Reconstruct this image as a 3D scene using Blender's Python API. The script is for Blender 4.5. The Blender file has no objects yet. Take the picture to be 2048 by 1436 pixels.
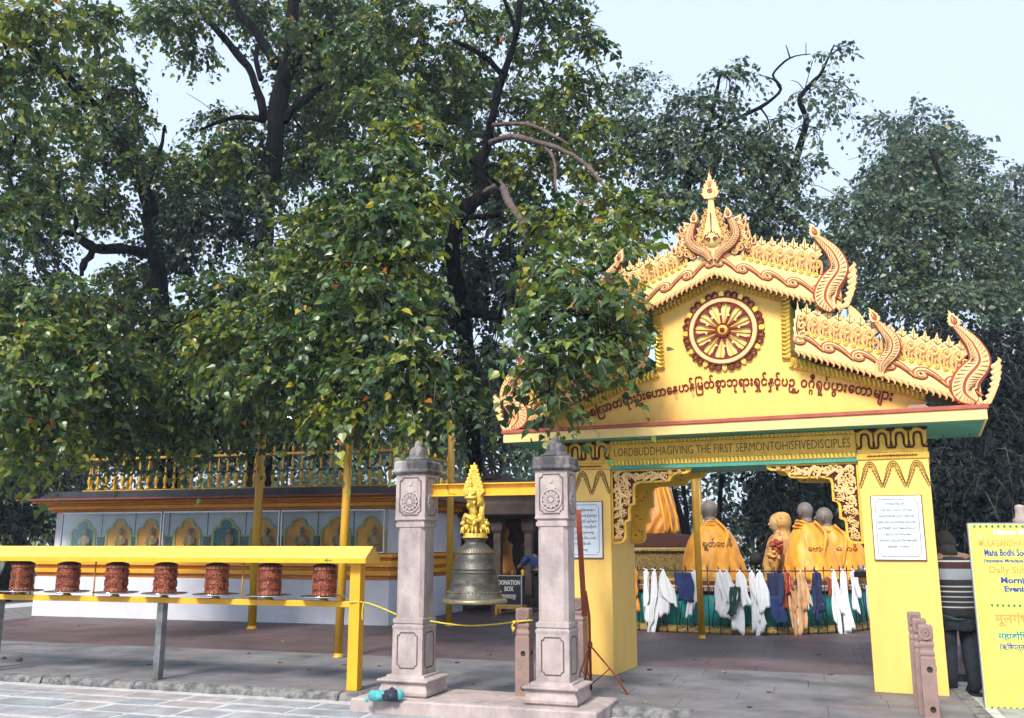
import bpy, math, random
import numpy as np
from mathutils import Vector, Matrix
R = math.radians
PI = math.pi
random.seed(7)
scene = bpy.context.scene
COL = scene.collection

# ------------------------------------------------------------------ camera, sky, sun, exposure
F_PX, PITCH, EYE = 1832.0, R(11.4), 1.6
cam = bpy.data.cameras.new('camera')
cam.sensor_width = 36.0
cam.lens = 36.0 * F_PX / 2048.0
cam.clip_start, cam.clip_end = 0.1, 2000.0
cam_o = bpy.data.objects.new('camera', cam)
COL.objects.link(cam_o)
cam_o.location = (0, 0, EYE)
cam_o.rotation_euler = (R(90) + PITCH, 0, 0)
scene.camera = cam_o

SUN_EL, SUN_AZ = R(45), R(205)           # azimuth clockwise from +Y: light comes over the viewer's left shoulder
world = bpy.data.worlds.new('World')
scene.world = world
world.use_nodes = True
wn = world.node_tree
wn.nodes.clear()
sky = wn.nodes.new('ShaderNodeTexSky')
sky.sky_type = 'NISHITA'
sky.sun_disc = False
sky.sun_elevation = SUN_EL
sky.sun_rotation = SUN_AZ
sky.air_density, sky.dust_density, sky.ozone_density = 1.0, 2.0, 3.0
veil = wn.nodes.new('ShaderNodeMix')       # thin overcast veil in front of the blue
veil.data_type = 'RGBA'
veil.inputs[0].default_value = 0.8
veil.inputs[7].default_value = (4.75, 5.55, 6.8, 1)
bg = wn.nodes.new('ShaderNodeBackground')
bg.inputs[1].default_value = 0.1
wo = wn.nodes.new('ShaderNodeOutputWorld')
wn.links.new(sky.outputs[0], veil.inputs[6])
wn.links.new(veil.outputs[2], bg.inputs[0])
wn.links.new(bg.outputs[0], wo.inputs[0])

sun = bpy.data.lights.new('sun', 'SUN')
sun.energy = 2.8
sun.angle = R(13)
sun.color = (1.0, 0.93, 0.82)
sun_o = bpy.data.objects.new('sun', sun)
COL.objects.link(sun_o)
sd = Vector((math.sin(SUN_AZ) * math.cos(SUN_EL), math.cos(SUN_AZ) * math.cos(SUN_EL), math.sin(SUN_EL)))
sun_o.rotation_euler = sd.to_track_quat('Z', 'Y').to_euler()
sun_o.location = sd * 50

vs = scene.view_settings
vs.view_transform = 'Standard'
vs.look = 'None'
vs.exposure = 1.04
vs.gamma = 1.0
vs.use_curve_mapping = False
scene.render.engine = 'CYCLES'
cy = scene.cycles
cy.use_denoising = True
cy.denoiser = 'OPENIMAGEDENOISE'
cy.use_light_tree = False
cy.max_bounces = 4
cy.diffuse_bounces = 3
cy.glossy_bounces = 2
cy.transmission_bounces = 4
cy.transparent_max_bounces = 6
cy.volume_bounces = 0
cy.use_adaptive_sampling = True
cy.adaptive_threshold = 0.03
cy.caustics_reflective = cy.caustics_refractive = False

# ------------------------------------------------------------------ helpers
def at(x, y, Y):
    """world point at depth Y on the sight line of a photograph point (2048 wide)"""
    u, v = (x - 1024) / F_PX, (718 - y) / F_PX
    c, s = math.cos(PITCH), math.sin(PITCH)
    t = Y / (c - v * s)
    return Vector((u * t, Y, EYE + (s + v * c) * t))

class MB:
    def __init__(self):
        self.v, self.f, self.m, self.s = [], [], [], []
    def add(self, vs_, fs, m=0, s=False):
        b = len(self.v)
        self.v.extend([tuple(p) for p in vs_])
        for i, f in enumerate(fs):
            self.f.append([b + k for k in f])
            self.m.append(m[i] if isinstance(m, (list, tuple)) else m)
            self.s.append(s)
        return self
    def box(self, x0, x1, y0, y1, z0, z1, m=0):
        return self.add([(x0,y0,z0),(x1,y0,z0),(x1,y1,z0),(x0,y1,z0),(x0,y0,z1),(x1,y0,z1),(x1,y1,z1),(x0,y1,z1)],
                 [(0,3,2,1),(4,5,6,7),(0,1,5,4),(1,2,6,5),(2,3,7,6),(3,0,4,7)], m)
    def frust(self, cx, cy, prof, m=0):
        """stack of squares: prof = [(half width x, half width y, z)]"""
        vs_, fs = [], []
        for hx, hy, z in prof:
            vs_ += [(cx-hx,cy-hy,z),(cx+hx,cy-hy,z),(cx+hx,cy+hy,z),(cx-hx,cy+hy,z)]
        n = len(prof)
        for i in range(n-1):
            for k in range(4):
                a, b = i*4+k, i*4+(k+1)%4
                fs.append((a, b, b+4, a+4))
        fs.append((3,2,1,0)); fs.append(tuple((n-1)*4+k for k in range(4)))
        return self.add(vs_, fs, m)
    def poly(self, pts, y0, y1, m=0, ms=None):
        """outline in x,z pulled from y0 (front) to y1"""
        n = len(pts)
        a = sum(pts[i][0]*pts[(i+1)%n][1]-pts[(i+1)%n][0]*pts[i][1] for i in range(n))
        if a < 0: pts = pts[::-1]
        vs_ = [(x,y0,z) for x,z in pts] + [(x,y1,z) for x,z in pts]
        fs = [tuple(range(n)), tuple(range(2*n-1, n-1, -1))]
        mm = [m, m]
        for i in range(n):
            j = (i+1) % n
            fs.append((i, i+n, j+n, j)); mm.append(m if ms is None else ms)
        return self.add(vs_, fs, mm)
    def ribbon(self, pts, w, y0, y1, m=0, bulge=0.0):
        """flat band along pts (x,z), half widths w, front at y0 and back at y1"""
        n = len(pts)
        if not hasattr(w, '__len__'): w = [w]*n
        vs_, fs = [], []
        for i in range(n):
            a, b = pts[max(0,i-1)], pts[min(n-1,i+1)]
            dx, dz = b[0]-a[0], b[1]-a[1]
            l = math.hypot(dx,dz) or 1
            nx, nz = -dz/l*w[i], dx/l*w[i]
            x, z = pts[i]
            vs_ += [(x+nx,y0,z+nz),(x,y0-bulge,z),(x-nx,y0,z-nz),(x+nx,y1,z+nz),(x-nx,y1,z-nz)]
        for i in range(n-1):
            a, b = i*5, i*5+5
            fs += [(a,a+1,b+1,b),(a+1,a+2,b+2,b+1),(a+3,a,b,b+3),(a+2,a+4,b+4,b+2)]
        fs += [(0,3,4,2,1), tuple((n-1)*5+k for k in (0,1,2,4,3))]
        return self.add(vs_, fs, m)
    def lathe(self, prof, seg=16, c=(0,0,0), m=0, sx=1, sy=1, s=True, a0=0):
        vs_, fs = [], []
        for r, z in prof:
            for k in range(seg):
                a = a0 + 2*PI*k/seg
                vs_.append((c[0]+r*sx*math.cos(a), c[1]+r*sy*math.sin(a), c[2]+z))
        n = len(prof)
        for i in range(n-1):
            for k in range(seg):
                a, b = i*seg+k, i*seg+(k+1)%seg
                fs.append((a,b,b+seg,a+seg))
        if prof[0][0] > 1e-5: fs.append(tuple(range(seg-1,-1,-1)))
        if prof[-1][0] > 1e-5: fs.append(tuple((n-1)*seg+k for k in range(seg)))
        return self.add(vs_, fs, m, s)
    def tube(self, pts, rad, seg=6, m=0, s=True):
        pts = [Vector(p) for p in pts]
        n = len(pts)
        if not hasattr(rad, '__len__'): rad = [rad]*n
        vs_, fs = [], []
        t0 = (pts[1]-pts[0]).normalized()
        up = Vector((0,0,1)) if abs(t0.z) < .9 else Vector((1,0,0))
        u = t0.cross(up).normalized()
        for i in range(n):
            t = (pts[min(n-1,i+1)]-pts[max(0,i-1)]).normalized()
            u = (u - t*u.dot(t)).normalized()
            w = t.cross(u)
            for k in range(seg):
                a = 2*PI*k/seg
                vs_.append(pts[i] + (u*math.cos(a)+w*math.sin(a))*rad[i])
        for i in range(n-1):
            for k in range(seg):
                a, b = i*seg+k, i*seg+(k+1)%seg
                fs.append((a,b,b+seg,a+seg))
        fs.append(tuple(range(seg-1,-1,-1))); fs.append(tuple((n-1)*seg+k for k in range(seg)))
        return self.add(vs_, fs, m, s)
    def ball(self, c, rx, ry=None, rz=None, seg=12, rings=8, m=0):
        ry = ry or rx; rz = rz or rx
        prof = [(math.sin(PI*i/rings), -math.cos(PI*i/rings)*rz) for i in range(rings+1)]
        prof = [(max(r,1e-4) , z) for r, z in prof]
        return self.lathe(prof, seg, c, m, rx, ry)
    def xform(self, fn, start=0):
        self.v[start:] = [tuple(fn(*p)) for p in self.v[start:]]
        return self
    def mesh(self, name, mats):
        me = bpy.data.meshes.new(name)
        me.from_pydata(self.v, [], self.f)
        for m in (mats if isinstance(mats, (list, tuple)) else [mats]): me.materials.append(M[m])
        me.polygons.foreach_set('material_index', self.m)
        me.polygons.foreach_set('use_smooth', self.s)
        me.update()
        return me
    def build(self, name, mats, parent=None, loc=(0,0,0), rot=(0,0,0), bevel=0, scale=None):
        o = put(name, self.mesh(name, mats), parent, loc, rot, scale)
        if bevel:
            b = o.modifiers.new('bevel', 'BEVEL'); b.width = bevel; b.segments = 2; b.limit_method = 'ANGLE'; b.angle_limit = R(40)
            b.harden_normals = False
        return o

def put(name, me, parent=None, loc=(0,0,0), rot=(0,0,0), scale=None):
    o = bpy.data.objects.new(name, me)
    COL.objects.link(o)
    if parent: o.parent = parent
    o.location = loc; o.rotation_euler = rot
    if scale is not None: o.scale = scale if hasattr(scale,'__len__') else (scale,)*3
    return o
def tag(o, label=None, cat=None, group=None, kind=None):
    if label: o['label'] = label
    if cat: o['category'] = cat
    if group: o['group'] = group
    if kind: o['kind'] = kind
    return o
def empty(name, loc, rz=0, label=None, cat=None, group=None):
    o = bpy.data.objects.new(name, None)
    COL.objects.link(o)
    o.location = loc; o.rotation_euler = (0,0,rz); o.empty_display_size = .2
    return tag(o, label, cat, group)
def copy_tree(o, parent=None):
    c = o.copy(); COL.objects.link(c); c.parent = parent
    for ch in list(KIDS.get(o.name, [])) or [k for k in o.children]: copy_tree(ch, c)
    return c
KIDS = {}

def spiral(cx, cz, r0, r1, a0, a1, n=14):
    return [(cx+(r0+(r1-r0)*i/n)*math.cos(a0+(a1-a0)*i/n), cz+(r0+(r1-r0)*i/n)*math.sin(a0+(a1-a0)*i/n)) for i in range(n+1)]
def bez(p0, p1, p2, p3, n=10):
    out = []
    for i in range(n+1):
        t = i/n; a, b, c, d = (1-t)**3, 3*t*(1-t)**2, 3*t*t*(1-t), t**3
        out.append(tuple(a*p0[k]+b*p1[k]+c*p2[k]+d*p3[k] for k in range(len(p0))))
    return out
def cat(pts, n=4, closed=False):
    """smooth curve through points (Catmull-Rom)"""
    out, m = [], len(pts)
    for i in range(m if closed else m-1):
        g = (lambda k: pts[k % m]) if closed else (lambda k: pts[min(max(k,0),m-1)])
        p0,p1,p2,p3 = g(i-1),g(i),g(i+1),g(i+2)
        for j in range(n):
            t = j/n
            out.append(tuple(.5*((2*p1[k])+(-p0[k]+p2[k])*t+(2*p0[k]-5*p1[k]+4*p2[k]-p3[k])*t*t+(-p0[k]+3*p1[k]-3*p2[k]+p3[k])*t**3) for k in range(len(p1))))
    if not closed: out.append(tuple(pts[-1]))
    return out
def taper(n, a, b=0.0, p=1.0):
    return [a+(b-a)*(i/(n-1))**p for i in range(n)]

_tn = [0]
def text_verts(body, size=1.0, extrude=0.0, offset=0.0, res=2):
    """letters as geometry: x along the line, z up, front at -y"""
    _tn[0] += 1
    cu = bpy.data.curves.new('lettering%d' % _tn[0], 'FONT')
    cu.body = body; cu.size = size; cu.extrude = extrude; cu.offset = offset; cu.resolution_u = res
    ob = bpy.data.objects.new('lettering%d' % _tn[0], cu)
    me = bpy.data.meshes.new_from_object(ob)
    vs_ = [(v.co.x, -v.co.z, v.co.y) for v in me.vertices]
    fs = [tuple(p.vertices) for p in me.polygons]
    bpy.data.objects.remove(ob); bpy.data.curves.remove(cu); bpy.data.meshes.remove(me)
    return vs_, fs
def text(mb, body, x, z, y, h=None, w=None, m=0, extrude=.003, offset=0.0, align='c', size=1.0, fn=None, asp=None):
    """fit a line to cap height h and/or width w, at x,z (baseline), front face at y"""
    vs_, fs = text_verts(body, size, extrude/ (h or 1.0), offset)
    if not vs_: return 0
    x0 = min(v[0] for v in vs_); x1 = max(v[0] for v in vs_)
    k = (h or 1.0) / (size*.7)
    kx = k if not w else w/(x1-x0)
    if asp: kx = k*asp
    ww = (x1-x0)*kx
    ox = x - (ww/2 if align == 'c' else 0 if align == 'l' else ww)
    out = [((v[0]-x0)*kx+ox, y + v[1]*k, v[2]*k+z) for v in vs_]
    if fn: out = [fn(*p) for p in out]
    mb.add(out, fs, m)
    return ww

# ------------------------------------------------------------------ materials
M = {}
def mat(name, col, rough=.6, metal=0.0, var=.12, scale=6.0, bump=0.0, bscale=None, spec=.5, dirt=None, dscale=2.0, dlo=.5, dhi=.75, col2=None, detail=6, coat=0, stretch=None, sheen=0, trans=0):
    m = bpy.data.materials.new(name); M[name] = m
    m.use_nodes = True
    nt = m.node_tree; b = nt.nodes['Principled BSDF']
    L = nt.links.new
    b.inputs['Roughness'].default_value = rough
    b.inputs['Metallic'].default_value = metal
    b.inputs['Specular IOR Level'].default_value = spec
    if coat: b.inputs['Coat Weight'].default_value = coat
    if sheen: b.inputs['Sheen Weight'].default_value = sheen
    tc = nt.nodes.new('ShaderNodeTexCoord')
    src = tc.outputs['Object']
    if stretch:
        mp = nt.nodes.new('ShaderNodeMapping'); mp.inputs['Scale'].default_value = stretch
        L(src, mp.inputs[0]); src = mp.outputs[0]
    nz = nt.nodes.new('ShaderNodeTexNoise'); nz.inputs['Scale'].default_value = scale; nz.inputs['Detail'].default_value = detail
    nz.inputs['Roughness'].default_value = .62
    L(src, nz.inputs['Vector'])
    rp = nt.nodes.new('ShaderNodeValToRGB')
    c2 = col2 or tuple(max(0, c*(1-2*var)) for c in col)
    rp.color_ramp.elements[0].position = .32; rp.color_ramp.elements[1].position = .68
    rp.color_ramp.elements[0].color = (*c2, 1)
    rp.color_ramp.elements[1].color = (*[min(1, c*(1+.5*var)) for c in col], 1)
    L(nz.outputs['Fac'], rp.inputs[0])
    out = rp.outputs[0]
    if dirt:
        n2 = nt.nodes.new('ShaderNodeTexNoise'); n2.inputs['Scale'].default_value = dscale; n2.inputs['Detail'].default_value = 8; n2.inputs['Roughness'].default_value = .7
        L(src, n2.inputs['Vector'])
        r2 = nt.nodes.new('ShaderNodeValToRGB'); r2.color_ramp.elements[0].position = dlo; r2.color_ramp.elements[1].position = dhi
        L(n2.outputs['Fac'], r2.inputs[0])
        mx = nt.nodes.new('ShaderNodeMix'); mx.data_type = 'RGBA'
        L(r2.outputs[0], mx.inputs[0]); L(out, mx.inputs[6]); mx.inputs[7].default_value = (*dirt, 1)
        out = mx.outputs[2]
    L(out, b.inputs['Base Color'])
    if bump:
        n3 = nt.nodes.new('ShaderNodeTexNoise'); n3.inputs['Scale'].default_value = bscale or scale*4; n3.inputs['Detail'].default_value = 5
        L(src, n3.inputs['Vector'])
        bp = nt.nodes.new('ShaderNodeBump'); bp.inputs['Strength'].default_value = bump; bp.inputs['Distance'].default_value = .08 if name.startswith('bark') else .02
        L(n3.outputs['Fac'], bp.inputs['Height']); L(bp.outputs[0], b.inputs['Normal'])
    return m

mat('yellow_wall', (.86,.55,.135), .66, var=.06, scale=3, bump=.08, bscale=40, dirt=(.62,.36,.07), dscale=3.0, dlo=.54, dhi=.88, stretch=(1.6,1.6,.22))
mat('pale_yellow', (.84,.61,.23), .6, var=.05, scale=3, bump=.05, bscale=60)
mat('gold_paint', (.80,.46,.045), .5, var=.12, scale=12, bump=.05)
mat('bright_gold', (.90,.62,.10), .34, metal=.55, var=.15, scale=14, bump=.1, bscale=50)
mat('cream', (.84,.55,.235), .6, var=.08, scale=16, bump=.1, bscale=70)
mat('maroon', (.19,.022,.014), .7, spec=.25, var=.15, scale=10, bump=.04)
mat('dark_maroon', (.07,.014,.008), .7, spec=.25, var=.15, scale=10)
mat('rose_line', (.38,.065,.04), .65, spec=.3, var=.12, scale=10)
mat('red_ledge', (.42,.09,.06), .6, var=.15, scale=6)
mat('green_soffit', (.075,.36,.26), .6, var=.1, scale=4, bump=.03)
mat('pale_blue', (.42,.62,.66), .55, var=.08)
mat('marble', (.72,.76,.82), .3, var=.06, scale=4, dirt=(.52,.56,.64), dscale=3, dlo=.55, dhi=.62, stretch=(1,1,.35))
mat('engraved', (.16,.18,.24), .6, var=.3, scale=60)
mat('ink_brown', (.09,.035,.012), .6, var=.1)
mat('stone_pink', (.44,.365,.35), .8, var=.12, scale=7, bump=.25, bscale=70, dirt=(.20,.165,.165), dscale=2.6, dlo=.48, dhi=.70, stretch=(1,1,.55))
mat('stone_cap', (.34,.30,.30), .82, var=.2, scale=9, bump=.3, bscale=60, dirt=(.045,.047,.05), dscale=3.4, dlo=.38, dhi=.54, stretch=(1,1,.5))
mat('stone_groove', (.12,.085,.08), .9, var=.2)
mat('stone_brown', (.30,.20,.175), .8, var=.15, scale=8, bump=.25, bscale=60, dirt=(.13,.09,.085), dscale=4, dlo=.5, dhi=.8)
mat('paver_grey', (.172,.175,.195), .72, var=.30, scale=1.6, bump=.18, bscale=22, dirt=(.20,.165,.165), dscale=1.1, dlo=.45, dhi=.7)
mat('paver_red', (.115,.072,.076), .58, var=.28, scale=1.4, bump=.12, bscale=24, dirt=(.105,.085,.095), dscale=.9, dlo=.45, dhi=.7)
mat('slab_a', (.33,.335,.36), .8, var=.2, scale=3, bump=.3, bscale=26, dirt=(.24,.22,.21), dscale=4, dlo=.5, dhi=.72)
mat('slab_b', (.37,.33,.325), .8, var=.2, scale=3, bump=.3, bscale=26, dirt=(.24,.25,.28), dscale=4, dlo=.5, dhi=.72)
mat('slab_c', (.28,.30,.33), .8, var=.2, scale=3, bump=.3, bscale=26, dirt=(.36,.33,.31), dscale=4, dlo=.52, dhi=.72)
mat('mortar', (.50,.50,.51), .9, var=.15, scale=6, bump=.3, bscale=40)
mat('earth', (.13,.115,.095), .95, var=.25, scale=2, bump=.4, bscale=14, dirt=(.07,.08,.04), dscale=.6)
mat('kerb', (.16,.16,.165), .9, var=.3, scale=9, bump=.6, bscale=34, dirt=(.22,.21,.205), dscale=9, dlo=.45, dhi=.62)
mat('steel', (.30,.31,.32), .4, metal=.75, var=.25, scale=9, dirt=(.17,.20,.14), dscale=5, dlo=.5, dhi=.7)
mat('chrome', (.72,.73,.75), .16, metal=1, var=.05)
mat('rack_yellow', (.82,.41,.016), .45, var=.08, scale=5, bump=.03, dirt=(.55,.27,.02), dscale=7, dlo=.62, dhi=.8, stretch=(1,1,.3))
mat('roof_yellow', (.86,.52,.085), .45, var=.06, scale=4, bump=.03, dirt=(.68,.42,.08), dscale=3, dlo=.58, dhi=.9)
mat('pole_gold', (.60,.32,.016), .38, var=.12, scale=8, dirt=(.35,.19,.02), dscale=8, dlo=.6, dhi=.8, stretch=(1,1,.25))
mat('copper', (.30,.075,.036), .45, metal=.5, var=.35, scale=14, bump=.5, bscale=45, dirt=(.06,.022,.016), dscale=12, dlo=.42, dhi=.66)
mat('copper_raised', (.50,.15,.075), .38, metal=.55, var=.2, scale=20, bump=.3, bscale=60)
mat('black_iron', (.018,.017,.019), .55, var=.2)
mat('bronze', (.080,.074,.060), .48, metal=.4, var=.35, scale=7, bump=.15, bscale=30, dirt=(.125,.13,.115), dscale=6, dlo=.50, dhi=.70, stretch=(1,1,1.6))
mat('bronze_rim', (.26,.20,.115), .4, metal=.5, var=.25, scale=9, bump=.1, dirt=(.16,.20,.15), dscale=8, dlo=.5, dhi=.7)
mat('white_wall', (.62,.63,.70), .75, var=.07, scale=2, bump=.05, bscale=40, dirt=(.50,.50,.56), dscale=1.4, dlo=.55, dhi=.85)
mat('orange_mould', (.82,.36,.012), .5, var=.12, scale=5, stretch=(.4,1,3))
mat('orange_red', (.58,.19,.010), .5, var=.14, scale=5)
mat('eave_red', (.20,.045,.028), .6, var=.2, scale=4)
mat('roof_dark', (.025,.028,.038), .55, var=.3, scale=3)
mat('niche_white', (.42,.48,.50), .6, var=.06)
mat('niche_line', (.42,.40,.10), .55, var=.1)
mat('niche_orange', (.90,.36,.005), .6, var=.2, scale=2.2, col2=(.60,.20,.02))
mat('niche_teal', (.01,.16,.20), .6, var=.2, scale=3)
mat('niche_dark', (.07,.10,.13), .6, var=.2, scale=4)
mat('statue_gold', (.34,.20,.07), .5, metal=.2, var=.15, scale=10)
mat('alu', (.5,.52,.55), .35, metal=.7, var=.08)
mat('robe', (.82,.33,.008), .5, var=.2, scale=5, bump=.9, bscale=7, sheen=.2, stretch=(1.6,1.6,.45))
mat('robe_dark', (.58,.22,.010), .5, var=.2, scale=5, bump=.9, bscale=7, sheen=.2, stretch=(1.6,1.6,.45))
mat('robe_floral', (.62,.36,.10), .6, var=.2, scale=14, dirt=(.28,.03,.012), dscale=7, dlo=.5, dhi=.62)
mat('grey_head', (.17,.145,.13), .6, var=.15, scale=9)
mat('skin_statue', (.52,.33,.16), .55, var=.1)
mat('cushion', (.055,.012,.01), .8, var=.2)
mat('gilt', (.36,.25,.07), .5, metal=.25, var=.35, scale=40, bump=.9, bscale=45, dirt=(.10,.06,.015), dscale=38, dlo=.45, dhi=.6)
mat('gilt_base', (.50,.35,.10), .5, metal=.25, var=.3, scale=30, bump=.8, bscale=40, dirt=(.14,.08,.02), dscale=26, dlo=.48, dhi=.62)
mat('teal', (.035,.48,.46), .5, var=.12, scale=5, bump=.04, dirt=(.03,.32,.33), dscale=4, dlo=.5, dhi=.8)
mat('scarf_white', (.78,.80,.84), .7, var=.04, scale=20, sheen=.2, bump=.08, bscale=30)
mat('scarf_peach', (.72,.42,.22), .7, var=.2, scale=8)
mat('scarf_red', (.40,.06,.02), .7, var=.3, scale=10)
mat('scarf_orange', (.78,.30,.02), .7, var=.2, scale=8)
mat('scarf_navy', (.012,.022,.085), .7, var=.3, scale=10, dirt=(.16,.18,.26), dscale=16, dlo=.62, dhi=.68)
mat('scarf_blue', (.012,.035,.16), .7, var=.3, scale=10, dirt=(.2,.24,.4), dscale=30, dlo=.66, dhi=.7)
mat('scarf_green', (.008,.05,.045), .7, var=.3, scale=10)
mat('scarf_yellow', (.80,.58,.05), .7, var=.1)
mat('hut_stone', (.075,.050,.042), .8, var=.25, scale=5, bump=.2, bscale=30)
mat('hut_dark', (.03,.022,.02), .85, var=.3, scale=5)
mat('box_black', (.022,.024,.024), .5, var=.2)
mat('white_paint', (.80,.80,.80), .6, var=.05)
mat('rust_red', (.30,.045,.012), .55, var=.2, scale=14, dirt=(.16,.02,.01), dscale=9, dlo=.55, dhi=.7)
mat('rope', (.72,.52,.05), .8, var=.15, scale=40)
mat('sign_yellow', (.84,.80,.12), .5, var=.03, scale=3)
mat('sign_orange', (.80,.30,.09), .55, var=.05)
mat('sign_blue', (.02,.06,.28), .55, var=.05)
mat('sign_teal', (.01,.24,.30), .55, var=.05)
mat('sign_green', (.01,.17,.09), .55, var=.05)
mat('sign_pink', (.80,.36,.22), .55, var=.05)
mat('sign_white', (.86,.84,.72), .55, var=.03)
mat('skin', (.20,.10,.06), .55, var=.1)
mat('black_cloth', (.012,.012,.016), .85, var=.3, scale=20, bump=.1)
mat('denim', (.010,.014,.030), .85, var=.4, scale=7, bump=.2, bscale=50, dirt=(.022,.032,.065), dscale=5, dlo=.45, dhi=.7)
mat('blue_cloth', (.015,.04,.16), .8, var=.3, scale=8)
mat('teal_knit', (.10,.42,.46), .9, var=.2, scale=30, bump=.6, bscale=110)
mat('navy_knit', (.022,.028,.055), .9, var=.2, scale=30, bump=.6, bscale=110, dirt=(.5,.52,.56), dscale=26, dlo=.60, dhi=.64)
mat('fence_yellow', (.46,.44,.10), .6, var=.2)
mat('fence_white', (.55,.57,.58), .6, var=.1)
mat('dead_leaf', (.13,.075,.04), .8, var=.4, scale=20)
mat('dead_leaf_yellow', (.42,.30,.06), .8, var=.3, scale=20)
mat('pebble', (.10,.10,.10), .9, var=.3)
mat('bark', (.016,.014,.014), .95, spec=.1, var=.45, scale=9, bump=1.0, bscale=16, dirt=(.004,.004,.006), dscale=6, dlo=.40, dhi=.52, stretch=(1.4,1.4,.3))
mat('bark_pale', (.15,.105,.095), .9, var=.3, scale=7, bump=.8, bscale=14, dirt=(.08,.05,.045), dscale=5, dlo=.45, dhi=.62)
mat('twig', (.13,.12,.09), .85, var=.25, scale=20)

def striped(name):
    """knitted jumper with bands at fixed heights of the garment"""
    m = mat(name, (.014,.016,.024), .9, var=.25, scale=20, bump=.3, bscale=90)
    nt = m.node_tree; b = nt.nodes['Principled BSDF']; L = nt.links.new
    tc = nt.nodes.new('ShaderNodeTexCoord'); sp = nt.nodes.new('ShaderNodeSeparateXYZ')
    L(tc.outputs['Object'], sp.inputs[0])
    mr = nt.nodes.new('ShaderNodeMapRange'); mr.inputs[1].default_value = .80; mr.inputs[2].default_value = 1.50
    L(sp.outputs[2], mr.inputs[0])
    cr = nt.nodes.new('ShaderNodeValToRGB'); cr.color_ramp.interpolation = 'CONSTANT'
    navy, white, red, grey = (.012,.014,.022,1), (.36,.37,.40,1), (.035,.008,.010,1), (.20,.23,.28,1)
    st = [(0,navy)]
    for k in range(5):
        st += [(.14+k*.075, white), (.158+k*.075, navy)]
    st += [(.55,grey),(.71,red),(.81,white),(.835,navy)]
    el = cr.color_ramp.elements
    el[0].position, el[0].color = st[0]; el[1].position, el[1].color = st[-1]
    for p, c in st[1:-1]:
        e = el.new(p); e.color = c
    L(mr.outputs[0], cr.inputs[0]); L(cr.outputs[0], b.inputs['Base Color'])
striped('jumper')

def leaf_mat(name, rough=.42, trans=.25, spec=.5):
    m = bpy.data.materials.new(name); M[name] = m; m.use_nodes = True
    nt = m.node_tree; L = nt.links.new
    b = nt.nodes['Principled BSDF']; out = nt.nodes['Material Output']
    at_ = nt.nodes.new('ShaderNodeAttribute'); at_.attribute_name = 'tint'
    L(at_.outputs['Color'], b.inputs['Base Color'])
    b.inputs['Roughness'].default_value = rough
    b.inputs['Specular IOR Level'].default_value = spec
    tr = nt.nodes.new('ShaderNodeBsdfTranslucent')
    hs = nt.nodes.new('ShaderNodeHueSaturation'); hs.inputs['Value'].default_value = 1.5; hs.inputs['Saturation'].default_value = 1.1
    L(at_.outputs['Color'], hs.inputs['Color']); L(hs.outputs[0], tr.inputs[0])
    mx = nt.nodes.new('ShaderNodeMixShader'); mx.inputs[0].default_value = trans
    L(b.outputs[0], mx.inputs[1]); L(tr.outputs[0], mx.inputs[2]); L(mx.outputs[0], out.inputs[0])
leaf_mat('leaf', .33, .28)
leaf_mat('leaf_matt', .75, .15, .15)

def glass(name, rough=.03, tint=(.9,.95,.95), fac=.85):
    m = bpy.data.materials.new(name); M[name] = m; m.use_nodes = True
    nt = m.node_tree; nt.nodes.clear(); L = nt.links.new
    o = nt.nodes.new('ShaderNodeOutputMaterial'); t = nt.nodes.new('ShaderNodeBsdfTransparent'); g = nt.nodes.new('ShaderNodeBsdfGlossy')
    t.inputs[0].default_value = (*tint,1); g.inputs['Roughness'].default_value = rough
    fr = nt.nodes.new('ShaderNodeFresnel'); fr.inputs[0].default_value = 1.5
    ad = nt.nodes.new('ShaderNodeMath'); ad.operation = 'MULTIPLY_ADD'; ad.inputs[1].default_value = .22; ad.inputs[2].default_value = .0
    mx = nt.nodes.new('ShaderNodeMixShader')
    L(fr.outputs[0], ad.inputs[0]); L(ad.outputs[0], mx.inputs[0]); L(t.outputs[0], mx.inputs[1]); L(g.outputs[0], mx.inputs[2]); L(mx.outputs[0], o.inputs[0])
glass('pane_glass')
m_ = mat('bulb', (.9,.9,.9), .4); b_ = m_.node_tree.nodes['Principled BSDF']
b_.inputs['Emission Color'].default_value = (.85,.93,1,1); b_.inputs['Emission Strength'].default_value = 14
# ================================================================== the setting
g = MB(); g.add([(-400,-60,-.03),(400,-60,-.03),(400,700,-.03),(-400,700,-.03)], [(0,1,2,3)])
tag(g.build('ground', 'earth'), kind='structure')
PA = R(-17.9)
PK = (-1.43, 9.68, 0)
PV = (-1.43, 9.68, .045)
g = MB(); g.add([(-16,-12,-.006),(26,-12,-.006),(26,22,-.006),(-16,22,-.006)], [(0,1,2,3)])
paving = tag(g.build('paving', 'mortar', None, PV, (0,0,PA)), kind='structure')
rng = random.Random(3)
def slab_mesh(x0, x1, y0, y1, z0, z1, j=.0, bev=.008):
    b = MB()
    c = [(x0+rng.uniform(-j,j), y0+rng.uniform(-j,j)), (x1+rng.uniform(-j,j), y0+rng.uniform(-j,j)),
         (x1+rng.uniform(-j,j), y1+rng.uniform(-j,j)), (x0+rng.uniform(-j,j), y1+rng.uniform(-j,j))]
    tz = [z1+rng.uniform(-.15,.15)*bev for _ in range(4)]
    ins = [(-1,-1),(1,-1),(1,1),(-1,1)]
    vs_ = [(p[0],p[1],z0) for p in c] + [(p[0],p[1],tz[i]-bev*.7) for i,p in enumerate(c)] + [(p[0]-ins[i][0]*bev,p[1]-ins[i][1]*bev,tz[i]) for i,p in enumerate(c)]
    fs = [(8,9,10,11)]
    for k in range(4):
        n = (k+1)%4
        fs += [(k,n,n+4,k+4),(k+4,n+4,n+8,k+8)]
    return b.add(vs_, fs)
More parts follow.
